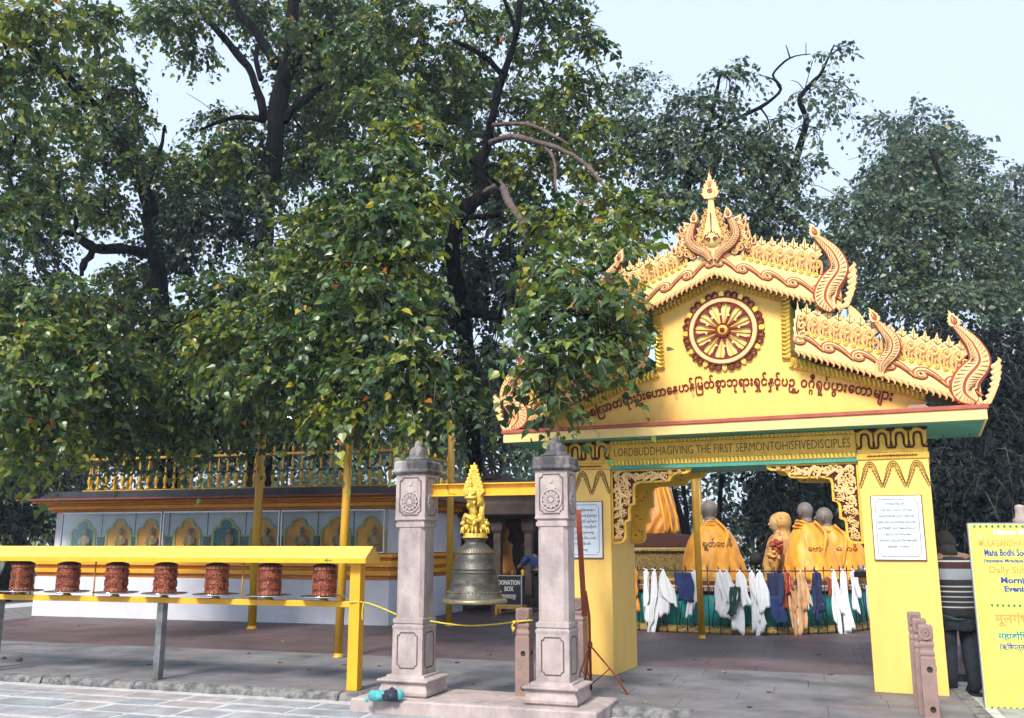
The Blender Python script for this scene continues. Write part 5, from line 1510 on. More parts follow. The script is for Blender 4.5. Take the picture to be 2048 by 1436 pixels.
def monk(loc, rz, label, headc, hr, face, sec, mt='robe', seed=1, collar=True, name='monk_statue'):
    o = empty(name, loc, rz, label, 'statue', 'robed disciple statues on the round platform')
    m = MB(); robe(m, sec, 8, seed, .05, seg=72); rb = m.build('robe', mt, o)
    head(o, headc, hr, face)
    if collar:
        t_ = sec[-1]
        m = MB()
        for k in range(3):
            pts = []
            for j in range(17):
                a = 2*PI*j/16
                pts.append((headc[0]-.02+(.145+.035*k+.012*math.sin(3*a+k))*math.cos(a), headc[1]+(.135+.03*k)*math.sin(a), headc[2]-hr*1.12-.045*k+.035*math.sin(a+seed+.4*k)+.012*math.sin(4*a+seed)))
            m.tube(pts, [.020+.009*math.sin(j*1.3+k*2) for j in range(17)], 6)
        m.build('robe_collar', mt, rb)
        m = MB()      # thrown-over end of the robe
        m.tube(cat([(t_[3]+.10,t_[4]-.16,t_[0]+.03),(t_[3]+.26,t_[4]-.26,t_[0]-.18),(t_[3]+.20,t_[4]-.36,t_[0]-.42),(t_[3]+.12,t_[4]-.40,t_[0]-.75)],5), [.028]*6+[.034]*5+[.028]*4+[.012], 7)
        m.build('robe_fold', mt, rb)
    return o, rb
from mathutils.bvhtree import BVHTree
def drape(mb, ob):
    """lay lettering onto the garment, following its folds"""
    me = ob.data; t = BVHTree.FromPolygons([v.co.copy() for v in me.vertices], [tuple(p.vertices) for p in me.polygons])
    for i,(x,y_,z_) in enumerate(mb.v):
        h = t.ray_cast(Vector((x,-2,z_)), Vector((0,1,0)))
        if h[0]: mb.v[i] = (x, h[0].y-.006-(.002 if i%2 else 0), z_)
zt = DC.z+.705
o1, rb1 = monk((3.77,17.55,zt), 0, 'orange robed statue seen from behind with Burmese lettering on its back', (-.02,.10,1.40), .20, R(105),
     [(0,.60,.50,0,0),(.15,.62,.50,0,0),(.45,.56,.42,0,.02),(.75,.47,.34,0,.05),(.98,.36,.27,.0,.07),(1.10,.22,.20,-.02,.09),(1.17,.15,.15,-.02,.10)], seed=2)
m = MB(); text(m, 'ရွှတ်ေဗာဓိ', 0, 0, 0, h=.105, w=.56, extrude=.002, offset=.012)
m.xform(lambda x,y_,z_: (x+.04, -.372+x*x*.25-z_*-.35+y_, .72+z_))
drape(m, rb1); m.build('painted_lettering', 'ink_brown', rb1)
o2, rb2 = monk((5.46,17.2,zt), 0, 'tall orange robed statue in the middle of the group on the right', (.0,.08,1.36), .18, R(120),
     [(0,.52,.46,.02,0),(.2,.53,.45,.03,0),(.5,.47,.38,.04,.02),(.8,.38,.31,.03,.05),(1.0,.27,.24,.02,.07),(1.10,.18,.18,.0,.08),(1.15,.14,.14,.0,.08)], seed=5)
o3, rb3 = monk((6.18,17.75,zt), 0, 'orange robed statue at the right edge of the opening, head bowed left', (-.22,-.02,1.27), .19, R(150),
     [(0,.56,.48,.08,0),(.2,.56,.46,.08,0),(.5,.50,.40,.06,0),(.78,.40,.33,.02,0),(.95,.29,.26,-.07,0),(1.04,.2,.2,-.15,-.01),(1.09,.15,.15,-.2,-.02)], seed=8)
for ob, w_, x0_ in ((rb2,.34,.06),(rb3,.40,.06)):
    m = MB(); text(m, 'ေဗာဓိ', 0, 0, 0, h=.09, w=w_, extrude=.002, offset=.01)
    m.xform(lambda x,y_,z_: (x+x0_, -.395+x*x*.3+z_*.35+y_, .64+z_))
    drape(m, ob); m.build('painted_lettering', 'maroon', ob)
# kneeling figure wrapped in a flowered cloth over its head
o4 = empty('kneeling_statue', (5.36,18.55,zt), 0, 'statue in profile wrapped in a gold and red flowered cloth over its head', 'statue')
m = MB(); robe(m, [(0,.40,.40,0,0),(.3,.38,.36,-.02,0),(.6,.30,.28,-.04,0),(.85,.24,.24,-.02,0),(.98,.16,.17,.02,0),(1.05,.15,.16,.02,0),(1.16,.20,.19,.0,0),(1.28,.20,.18,.0,0),(1.36,.13,.12,.02,0),(1.39,.04,.04,.03,0)], 7, 12, .05); hd_ = m.build('cloth', 'robe_floral', o4)
head(o4, (-.09,-.02,1.17), .17, R(185), 'skin_statue')
# Buddha on the throne
bu = empty('buddha_statue', (2.95,19.35,zt), 0, 'large seated Buddha statue draped in an orange robe on the left throne', 'statue')
m = MB(); robe(m, [(.98,.50,.46,-.02,0),(1.10,.54,.46,-.02,0),(1.3,.50,.42,-.01,0),(1.55,.43,.36,0,.02),(1.8,.39,.31,0,.04),(1.98,.32,.24,0,.05),(2.08,.14,.13,0,.05)], 9, 4, .08, seg=80); rb_ = m.build('robe', 'robe_dark', bu)
head(bu, (.02,.03,2.32), .19, R(-30), 'statue_gold', True)
m = MB()
for x0_,x1_ in ((.16,.30),(.24,.42),(.05,.16),(-.1,-.16)):
    m.tube(cat([(x0_,-.20,1.97),(x0_+(x1_-x0_)*.4,-.34,1.65),(x0_+(x1_-x0_)*.8,-.42,1.3),(x1_,-.45,1.02)],5), [.022]*6+[.03]*5+[.02]*5, 6)
m.build('robe_folds', 'robe', rb_)
th_ = empty('throne', (3.05,19.35,zt), 0, 'gilded throne pedestal with dark red cushion under the Buddha', 'throne')
m = MB(); m.box(-1.0,.80,-.62,.62,0,.62); m.build('pedestal', 'gilt', th_, bevel=.02)
m = MB(); m.box(-1.05,.85,-.68,.68,.622,.70); m.build('pedestal_rim', 'gilt_base', th_, bevel=.02)
m = MB(); m.poly(cat([(-1.0,.702),(-1.03,.80),(-1.0,.92),(-.8,.96),(0,.98),(.5,.95),(.78,.88),(.83,.78),(.8,.702)],3), -.6, .6); m.build('cushion', 'cushion', th_, bevel=.04)
# offerings: flowers in wraps beside the kneeling figure
for i,(px,py,Y,mt,lb_) in enumerate(((1555,1095,18.0,'scarf_red','bunch of red flowers before the kneeling statue'),(1548,1118,17.6,'robe_floral','bouquet in pale wrapping on the platform edge'),(1512,1122,17.9,'black_cloth','dark lamp standing on the platform by the thin pole'))):
    p = at(px,py,Y); m = MB(); rg = random.Random(i)
    if i < 2:
        for k in range(26): 
            d_ = Vector((rg.uniform(-1,1),rg.uniform(-1,1),rg.uniform(-.6,1))).normalized()*rg.uniform(.06,.15)
            m.ball(d_, .045,.045,.035, 6,4)
        m.lathe([(.03,p.z*-1+zt+.0),(.05,-.2),(.11,-.06),(.12,0)], 10)
        tag(m.build('bouquet', mt, None, p), lb_, 'bouquet')
    else:
        m.lathe([(.10,zt-p.z),(.10,zt-p.z+.03),(.03,zt-p.z+.06),(.03,-.08),(.11,-.05),(.13,.03),(.10,.12),(.03,.17)], 14)
        tag(m.build('altar_lamp', mt, None, p), lb_, 'lamp')
# ================================================================== people
def skin_body(name, joints, edges, mt, parent=None, sub=2, root=0):
    me = bpy.data.meshes.new(name)
    me.from_pydata([j[:3] for j in joints], edges, [])
    o = put(name, me, parent)
    me.materials.append(M[mt])
    sk = o.modifiers.new('skin','SKIN'); sk.use_smooth_shade = True; sk.branch_smoothing = .4
    for i, j in enumerate(joints):
        r = j[3]; me.skin_vertices[0].data[i].radius = r if hasattr(r,'__len__') else (r, r)
    me.skin_vertices[0].data[root].use_root = True
    ss = o.modifiers.new('smooth','SUBSURF'); ss.levels = sub; ss.render_levels = sub
    return o
# man seen from behind, leaning on the rail
pm = empty('person', (4.74,10.1,.04), R(-8), 'person seen from behind in dark jeans and a dark jumper with white stripes', 'person')
J = [(0,0,.93,(.165,.125)),(0,.0,1.10,(.165,.12)),(0,.03,1.27,(.19,.13)),(0,.07,1.42,(.175,.11)),(0,.12,1.46,(.07,.07)),(.0,.16,1.50,(.065,.07)),(-.01,.19,1.57,(.08,.09)),(-.01,.19,1.63,(.055,.06)),
     (.10,0,.86,(.10,.105)),(.105,.035,.50,(.072,.075)),(.11,-.02,.12,(.05,.055)),(.12,.03,.045,(.045,.04)),(.13,.16,.035,(.04,.028)),
     (-.10,0,.86,(.10,.105)),(-.11,.03,.50,(.072,.075)),(-.13,-.01,.12,(.05,.055)),(-.13,.04,.045,(.045,.04)),(-.14,.17,.035,(.04,.028)),
     (.20,.08,1.40,.07),(.27,.12,1.17,.058),(.20,.34,1.02,.045),(.16,.42,1.04,.035),
     (-.20,.08,1.40,.07),(-.26,.16,1.18,.058),(-.16,.36,1.05,.045),(-.12,.43,1.07,.035)]
E_ = [(0,1),(1,2),(2,3),(3,4),(4,5),(5,6),(6,7),(0,8),(8,9),(9,10),(10,11),(11,12),(0,13),(13,14),(14,15),(15,16),(16,17),(3,18),(18,19),(19,20),(20,21),(3,22),(22,23),(23,24),(24,25)]
def shrink(j, k=.9):
    r = j[3]; return (*j[:3], tuple(v*k for v in r) if hasattr(r,'__len__') else r*k)
skin_body('body', [shrink(j,.86) for j in J], E_, 'skin', pm)
# trousers
def sub_body(idx, name, mt, k=1.0, over={}):
    mp = {a:i for i,a in enumerate(idx)}
    jj = []
    for a in idx:
        j = J[a]; r = over.get(a, j[3]); jj.append((*j[:3], tuple(v*k for v in r) if hasattr(r,'__len__') else r*k))
    ee = [(mp[a],mp[b]) for a,b in E_ if a in mp and b in mp]
    return skin_body(name, jj, ee, mt, pm)
jn = sub_body([0,8,9,10,11,13,14,15,16], 'jeans', 'denim', 1.04, {0:(.12,.10),8:(.098,.105),13:(.098,.105),10:(.074,.076),15:(.074,.076),11:(.066,.062),16:(.066,.062),9:(.088,.09),14:(.088,.09)})
m = MB(); robe(m, [(.66,.20,.125,0,.0),(.74,.205,.145,0,-.005),(.84,.198,.15,0,-.005),(.95,.19,.14,0,0)], 5, 9, .012); m.build('seat', 'denim', jn)
sub_body([0,1,2,3,4,18,19,20,22,23,24], 'striped_jumper', 'jumper', 1.12, {0:(.16,.12),1:(.175,.14),2:(.185,.14),3:(.16,.11),4:(.085,.08),20:.058,24:.058})
m = MB(); robe(m, [(.80,.205,.17,0,.0),(.86,.215,.18,0,.0),(.97,.215,.175,0,.005),(1.10,.215,.165,0,.015),(1.22,.215,.16,0,.03),(1.34,.20,.145,0,.055),(1.42,.16,.12,0,.08)], 6, 3, .02); m.build('jumper_hem', 'jumper', pm)
m = MB(); robe(m, [(.765,.19,.155,-.03,0),(.80,.197,.163,-.03,0),(.84,.19,.15,-.03,0)], 5, 7, .02); m.build('checked_shirt_hem', 'scarf_green', pm)
m = MB(); m.ball((0,0,0), .112,.125,.125, 16,10); m.tube([(0,-.03,-.19),(0,-.02,-.10),(0,0,-.03)], [.125,.10,.09], 14); m.build('hood', 'black_cloth', pm, (-.01,.175,1.575), (R(-18),0,0))
for sx_ in (.125,-.135):
    m = MB(); m.poly(cat([(-.05,0),(.05,0),(.055,.12),(.05,.25),(0,.29),(-.05,.25),(-.055,.12)],3), -.012, .012); m.xform(lambda x,y_,z_: (x, z_-.05, y_+.014)); sd_ = m.build('sandal', 'black_cloth', pm, (sx_,.0,.0))
    for yy in (.10,.17): 
        m = MB(); m.tube([(-.052,yy,.02),(-.03,yy,.075),(.03,yy,.075),(.052,yy,.02)], .012, 5); m.build('strap', 'black_cloth', sd_)
for sx_, jx in ((1,21),(-1,25)):
    c = Vector(J[jx][:3]); m = MB()
    m.ball(c, .032,.045,.02, 8,6)
    for k,(dx,l) in enumerate(((-.024,.06),(-.009,.072),(.007,.07),(.022,.055))):
        m.tube([(c.x+dx,c.y+.03,c.z),(c.x+dx*1.1,c.y+.03+l*.6,c.z-.01),(c.x+dx*1.1,c.y+.03+l*.85,c.z-.035)], [.010,.009,.007], 6)
    m.tube([(c.x-sx_*.028,c.y+.0,c.z),(c.x-sx_*.05,c.y+.03,c.z-.012),(c.x-sx_*.05,c.y+.055,c.z-.03)], [.012,.010,.008], 6)
    m.build('hand', 'skin', pm)
# stone rail the man leans on, with end post
sr = empty('stone_railing', (5.80,10.6,0), R(-20), 'pink stone railing with a turned end post behind the notice board', 'railing')
for zz in (.35,.62,.86):
    m = MB(); m.tube([(-.75,0,zz),(1.6,0,zz)], .07, 10); m.build('rail', 'stone_pink', sr)
for x in (.0,1.5):
    m = MB(); m.frust(x,0,[(.11,.11,0),(.11,.11,1.3),(.09,.09,1.33)]); po = m.build('post', 'stone_pink', sr, bevel=.01)
    m = MB(); m.lathe([(.10,1.332),(.09,1.40),(.075,1.70),(.06,1.80),(.085,1.83),(.085,1.87),(.058,1.89),(.05,1.96),(.055,2.0),(.045,2.03),(.002,2.04)], 16, (x,0,0)); m.build('finial', 'stone_pink', po)
# candle ledge beyond the man
cl_ = empty('candle_table', (5.35,13.2,.12), R(-24), 'yellow stone offering table with small candles behind the standing man', 'table')
m = MB(); m.box(-.5,.9,-.3,.3,1.02,1.10); m.build('top', 'hut_stone', cl_, bevel=.01)
m = MB(); m.frust(.0,0,[(.35,.2,0),(.30,.18,.3),(.25,.16,.8),(.45,.26,1.018)]); m.build('pedestal', 'yellow_wall', cl_)
for i in range(6):
    m = MB(); m.lathe([(.02,1.101),(.02,1.16),(.008,1.17),(.012,1.185),(.001,1.21)], 8, (-.42+i*.13,-.1+.05*(i%2),0)); m.build('candle', 'white_paint', cl_)
m = MB(); m.box(-.35,.0,-.12,.12,1.101,1.21); m.build('stone_block', 'marble', cl_, bevel=.02)
# vendor in blue by the far counter
p2 = empty('person', (.62,20.9,.12), R(60), 'person in a blue jacket bending beside the far donation box', 'person')
J2 = [(0,0,.85,(.15,.12)),(0,.10,1.05,(.17,.13)),(0,.22,1.22,(.17,.11)),(0,.28,1.28,(.06,.06)),(0,.33,1.33,(.06,.065)),(0,.35,1.42,(.08,.09)),(0,.35,1.47,(.05,.06)),
      (.1,0,.8,.1),(.11,.04,.45,.07),(.11,0,.08,.05),(.11,.12,.04,.035),(-.1,0,.8,.1),(-.11,.04,.45,.07),(-.11,0,.08,.05),(-.11,.12,.04,.035),
      (.19,.22,1.20,.065),(.22,.36,1.0,.05),(.12,.5,.95,.04),(-.19,.22,1.20,.065),(-.22,.36,1.0,.05),(-.12,.5,.95,.04)]
E2 = [(0,1),(1,2),(2,3),(3,4),(4,5),(5,6),(0,7),(7,8),(8,9),(9,10),(0,11),(11,12),(12,13),(13,14),(2,15),(15,16),(16,17),(2,18),(18,19),(19,20)]
skin_body('body', [shrink(j,.85) for j in J2], E2, 'skin', p2, 1)
skin_body('blue_jacket', [(*J2[i][:3], tuple(v*1.2 for v in J2[i][3]) if hasattr(J2[i][3],'__len__') else J2[i][3]*1.2) for i in (0,1,2,15,16,18,19)], [(0,1),(1,2),(2,3),(3,4),(2,5),(5,6)], 'blue_cloth', p2, 1)
skin_body('trousers', [J2[i] for i in (0,7,8,9,11,12,13)], [(0,1),(1,2),(2,3),(0,4),(4,5),(5,6)], 'black_cloth', p2, 1)
m = MB(); m.ball((0,.34,1.44), .095,.10,.09, 10,8); m.build('hair', 'black_cloth', p2)
# crumpled knitted gloves on the plinth
kp = BC + Vector((ce*-1.0-se*-.27*-1, se*-1.0+ce*-.27, .165))
kn = empty('knitted_gloves', at(770,1402,8.99), R(-5), 'crumpled teal and navy knitted gloves left on the stone plinth', 'gloves')
def lump(c, r, seed, mt, nm):
    rg = random.Random(seed); m = MB(); m.ball((0,0,0), r[0],r[1],r[2], 22,14)
    ph = [rg.uniform(0,6) for _ in range(6)]
    m.xform(lambda x,y_,z_: (x*(1+.12*math.sin(y_*60+ph[0])), y_*(1+.15*math.sin(x*50+ph[1])), max(-r[2]*.8, z_*(1+.2*math.sin(x*45+y_*38+ph[2])+.1*math.sin(x*110+ph[3])))))
    m.xform(lambda x,y_,z_: (x+c[0],y_+c[1],z_+c[2])); return m.build(nm, mt, kn)
lump((-.07,0,.045), (.085,.06,.055), 1, 'teal_knit', 'cuff'); lump((.05,.0,.05), (.095,.065,.06), 2, 'navy_knit', 'glove_body'); lump((.14,.02,.05), (.035,.05,.05), 3, 'teal_knit', 'finger_tip')
m = MB()
for k in range(4): m.tube(cat([(-.12,-.02+.012*k,.05),(-.15,-.03+.015*k,.02),(-.17-.01*k,-.05+.02*k,.006),(-.155,-.075+.02*k,.004)],4), .006, 5)
m.build('fringe', 'teal_knit', kn)
# litter on the floor
dl = MB(); dl.add([(0,-.04,.01),(.03,-.01,.0),(.02,.03,.012),(0,.06,.004),(-.025,.025,.0),(-.03,-.015,.014)], [(0,1,2,3),(0,3,4,5)])
dlm = [dl.mesh('dead_leaf','dead_leaf'), dl.mesh('dead_leaf','dead_leaf_yellow')]
for i,(px,py,yl,rz) in enumerate([(915,1326,0,.3),(945,1368,1,1.2),(500,1307,0,2),(160,1252,0,.7),(440,1290,1,.1),(1247,1362,0,1.5),(690,1330,0,2.2),(760,1332,1,.6),(820,1290,1,1),(1300,1340,0,.2),(567,1283,1,2.5),(135,1352,0,.4),(230,1300,1,1.1),(1040,1350,1,1.9),(1662,1350,0,1.0),(60,1290,0,.5),(300,1330,0,1.4),(380,1285,1,.2),(620,1340,0,2.1),(560,1325,1,.9),(980,1310,0,1.7),(870,1345,0,.1),(1320,1370,0,2.6),(1450,1345,1,.8),(1540,1385,0,1.3),(1390,1320,0,.4),(1640,1310,0,2.0),(1180,1398,1,1.1),(1500,1415,0,.6),(1290,1405,1,2.9),(720,1290,0,1.2)]):
    u, v = (px-1024)/F_PX, (718-py)/F_PX; t_ = (.122-EYE)/(math.sin(PITCH)+v*math.cos(PITCH)); 
    o = put('fallen_leaf', dlm[yl], None, (u*t_, t_*(math.cos(PITCH)-v*math.sin(PITCH)), .123), (0,0,rz), rng.uniform(.6,1.15))
    tag(o, 'dry fallen leaf lying on the floor slabs', 'leaf', 'dry leaves fallen on the floor')
for i,(px,py,sz) in enumerate([(38,1322,.045),(8,1318,.03),(497,1308,.02)]):
    u, v = (px-1024)/F_PX, (718-py)/F_PX; t_ = (.122-EYE)/(math.sin(PITCH)+v*math.cos(PITCH)); m = MB(); m.ball((0,0,sz*.6), sz,sz*.8,sz*.7, 7,5)
    m.xform(lambda x,y_,z_: (x*(1+.2*math.sin(z_*90+i)), y_, z_))
    tag(m.build('pebble', 'pebble', None, (u*t_, t_*(math.cos(PITCH)-v*math.sin(PITCH)), .12)), ['dark stone lying on the grey floor at the left edge','pale small stone at the left picture edge','tiny stone on the floor below the third wheel'][i], 'stone')
# far fences
fe = empty('fence', (-13.6,27.5,0), R(-10), 'yellow green iron fence at the far left below the dark tree', 'fence')
bm_ = MB().tube([(0,0,0),(0,0,1.9)], .022, 5).lathe([(.025,1.9),(.04,1.96),(.003,2.1)],6).mesh('bar','fence_yellow')
for k in range(34): put('bar', bm_, fe, (-2.4+k*.16,0,0))
for zz in (.3,1.1,1.8):
    m = MB(); m.box(-2.5,3.0,-.02,.02,zz,zz+.05); m.build('rail', 'fence_yellow', fe)
fw = empty('fence', (9.0,36,0), R(-6), 'pale white fence far behind the statues', 'fence')
bm_ = MB().box(-.03,.03,-.02,.02,0,1.9).mesh('bar','fence_white')
for k in range(40): put('bar', bm_, fw, (-5.5+k*.28,0,0))
for zz in (.3,.95,1.6):
    m = MB(); m.box(-5.6,5.6,-.03,.03,zz,zz+.07); m.build('rail', 'fence_white', fw)
# ================================================================== trees
NR = np.random.default_rng(11)
def nrm(a): return a/np.maximum(np.linalg.norm(a, axis=-1, keepdims=True), 1e-9)
LEAF9 = np.array([(0,.03,0),(0,.30,0),(0,.62,-.01),(0,1.15,-.09),(.22,-.05,.03),(.42,.13,.08),(.43,.38,.09),(.22,.71,.03),(-.22,-.05,.03),(-.42,.13,.08),(-.43,.38,.09),(-.22,.71,.03)])
LQ9 = np.array([(0,4,5,1),(1,5,6,2),(2,6,7,3),(0,1,9,8),(1,2,10,9),(2,3,11,10)])
LEAF4 = np.array([(0,0,0),(.40,.42,.07),(0,1.05,-.04),(-.40,.42,.07)])
LQ4 = np.array([(0,1,2,3)])
TONES = {
 'n': ([.40,.40,.165,.03,.005], [(.032,.068,.026),(.074,.134,.034),(.17,.20,.026),(.34,.27,.025),(.42,.15,.018)]),
 'y': ([.22,.38,.335,.055,.01], [(.038,.078,.024),(.090,.150,.032),(.21,.235,.026),(.38,.30,.025),(.42,.16,.018)]),
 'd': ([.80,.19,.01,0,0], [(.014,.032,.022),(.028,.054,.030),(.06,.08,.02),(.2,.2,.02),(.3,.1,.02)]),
 'g': ([.52,.42,.055,.004,.001], [(.050,.086,.058),(.088,.138,.072),(.15,.18,.04),(.3,.25,.03),(.4,.15,.02)]),  # farther trees: paled, bluish tints with part of the haze painted in
 'k': ([.95,.05,0,0,0], [(.006,.012,.014),(.012,.022,.02),(.03,.04,.02),(.1,.1,.02),(.1,.1,.02)]),  # near-black tints; the right understorey's shade is painted in with these
}
def foliage(blobs, size=.108, layers=4.6, leaf9=True, per=11, spray=.62):
    """leaf sprays spread through ellipsoid clumps; returns leaf and twig arrays"""
    P0, D, OUT, TN = [], [], [], []
    for bl in blobs:
        px, py, Y, rx, ry = bl[:5]
        tone = bl[5] if len(bl) > 5 else 'n'; dens = bl[6] if len(bl) > 6 else 1.0
        k = Y/F_PX
        lp = size/k
        n = max(4, int(layers*dens*PI*rx*ry/(.46*lp*lp)/per))
        c = np.array(at(px,py,Y)); rad = np.array([rx*k, .5*(rx+ry)*k*.85, ry*k])
        d = nrm(NR.normal(size=(n,3))); r = NR.uniform(.12,1,(n,1))**.5
        re_ = np.maximum(rad*.4, rad-spray*.55*(size/.125)); P0.append(c + np.array([0,0,.12*spray]) + d*r*re_); OUT.append(d)
        dd = nrm(d*.75*np.array([1,1,.8]) + NR.normal(size=(n,3))*.5 + np.array([0,0,.05]))
        D.append(dd)
        TN += [tone]*n
    P0 = np.vstack(P0); D = np.vstack(D); OUT = np.vstack(OUT); n = len(P0)
    Ls = NR.uniform(.6,1.25,(n,1))*spray*(size/.125)
    dr = NR.uniform(.35,.95,(n,1))
    def pt(t): return P0 + D*Ls*t + np.array([0,0,-1.0])*dr*Ls*t*t
    # twigs: 4 points, 3 sides
    ts = [0,.35,.7,1.0]; tw = np.stack([pt(t) for t in ts],1)          # n,4,3
    side = nrm(np.cross(D, np.array([0,0,1.0])+.01)); up = nrm(np.cross(side, D))
    rw = np.array([.0075,.006,.0045,.002])*(size/.125)
    ring_ = np.stack([side, -side*.5+up*.87, -side*.5-up*.87],1)      # n,3,3
    TV = tw[:,:,None,:] + ring_[:,None,:,:]*rw[None,:,None,None]      # n,4,3,3
    TV = TV.reshape(-1,3)
    q = []
    for i in range(3):
        for s_ in range(3):
            a, b_ = i*3+s_, i*3+(s_+1)%3; q.append((a,b_,b_+3,a+3))
    TQ = (np.arange(n)[:,None,None]*12 + np.array(q)[None]).reshape(-1,4)
    # leaves
    tl = np.linspace(.18,1.02,per)[None,:]+NR.uniform(-.04,.04,(n,per))
    sg_ = np.where(np.arange(per)%2 == 0, 1.0, -1.0)[None,:,None]*np.ones((n,1,1))
    base = P0[:,None,:] + D[:,None,:]*(Ls*tl)[:,:,None] + np.array([0,0,-1.0])*((dr*Ls)*tl*tl)[:,:,None]
    lat = side[:,None,:]*sg_ + NR.normal(size=(n,per,3))*.45
    ax = nrm(lat*.75 + D[:,None,:]*.45 + np.array([0,0,-.75]) + NR.normal(size=(n,per,3))*.25)
    base = base + ax*NR.uniform(.03,.07,(n,per,1))*(size/.125)
    n0 = np.array([0,0,.75]) + OUT[:,None,:]*.55 + NR.normal(size=(n,per,3))*.55
    nn = nrm(n0 - (n0*ax).sum(-1,keepdims=True)*ax)
    xx = np.cross(ax, nn)
    sz = NR.uniform(.45,1.32,(n,per,1))*size
    T = LEAF9 if leaf9 else LEAF4; Q = LQ9 if leaf9 else LQ4
    curl = NR.uniform(.4,1.8,(n,per,1,1))
    V = base[:,:,None,:] + sz[:,:,:,None]*(xx[:,:,None,:]*T[None,None,:,0:1] + ax[:,:,None,:]*T[None,None,:,1:2] + nn[:,:,None,:]*T[None,None,:,2:3]*curl)
    nl = n*per; nv = len(T)
    V = V.reshape(-1,3)
    QQ = (np.arange(nl)[:,None,None]*nv + Q[None]).reshape(-1,4)
    # tints
    col = np.zeros((n,per,3))
    TN = np.array(TN)
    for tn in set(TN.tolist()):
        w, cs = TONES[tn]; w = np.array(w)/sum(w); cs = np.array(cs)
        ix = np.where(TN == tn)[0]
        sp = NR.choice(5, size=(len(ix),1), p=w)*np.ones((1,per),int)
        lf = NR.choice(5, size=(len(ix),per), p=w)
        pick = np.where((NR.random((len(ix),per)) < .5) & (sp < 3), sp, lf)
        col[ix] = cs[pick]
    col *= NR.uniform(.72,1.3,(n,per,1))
    col = np.repeat(np.clip(col,0,1).reshape(-1,3), nv, axis=0)
    return V, QQ, col, TV, TQ
def np_mesh(name, V, Q, mt, col=None, smooth=False):
    me = bpy.data.meshes.new(name)
    me.vertices.add(len(V)); me.vertices.foreach_set('co', V.astype(np.float32).ravel())
    me.loops.add(Q.size); me.loops.foreach_set('vertex_index', Q.astype(np.int32).ravel())
    me.polygons.add(len(Q)); me.polygons.foreach_set('loop_start', (np.arange(len(Q))*Q.shape[1]).astype(np.int32))
    me.polygons.foreach_set('use_smooth', np.full(len(Q), smooth))
    me.materials.append(M[mt])
    if col is not None:
        at_ = me.attributes.new('tint','FLOAT_COLOR','POINT')
        at_.data.foreach_set('color', np.hstack([col, np.ones((len(col),1))]).astype(np.float32).ravel())
    me.update(calc_edges=True)
    return me
def limb(mb, pts, m=0, seg=9, sub=4):
    """pts: (px,py,Y,radius px) -> gnarled tapering limb"""
    P = [(*at(x,y_,Y), .86*r*Y/F_PX) for x,y_,Y,r in pts]
    C_ = cat(P, sub)
    out, rad = [], []
    for i,c in enumerate(C_):
        w = c[3]
        out.append((c[0]+rng.uniform(-.22,.22)*w, c[1]+rng.uniform(-.22,.22)*w, c[2])); rad.append(max(.004, w*rng.uniform(.84,1.16)))
    mb.tube(out, rad, seg, m)
    return C_
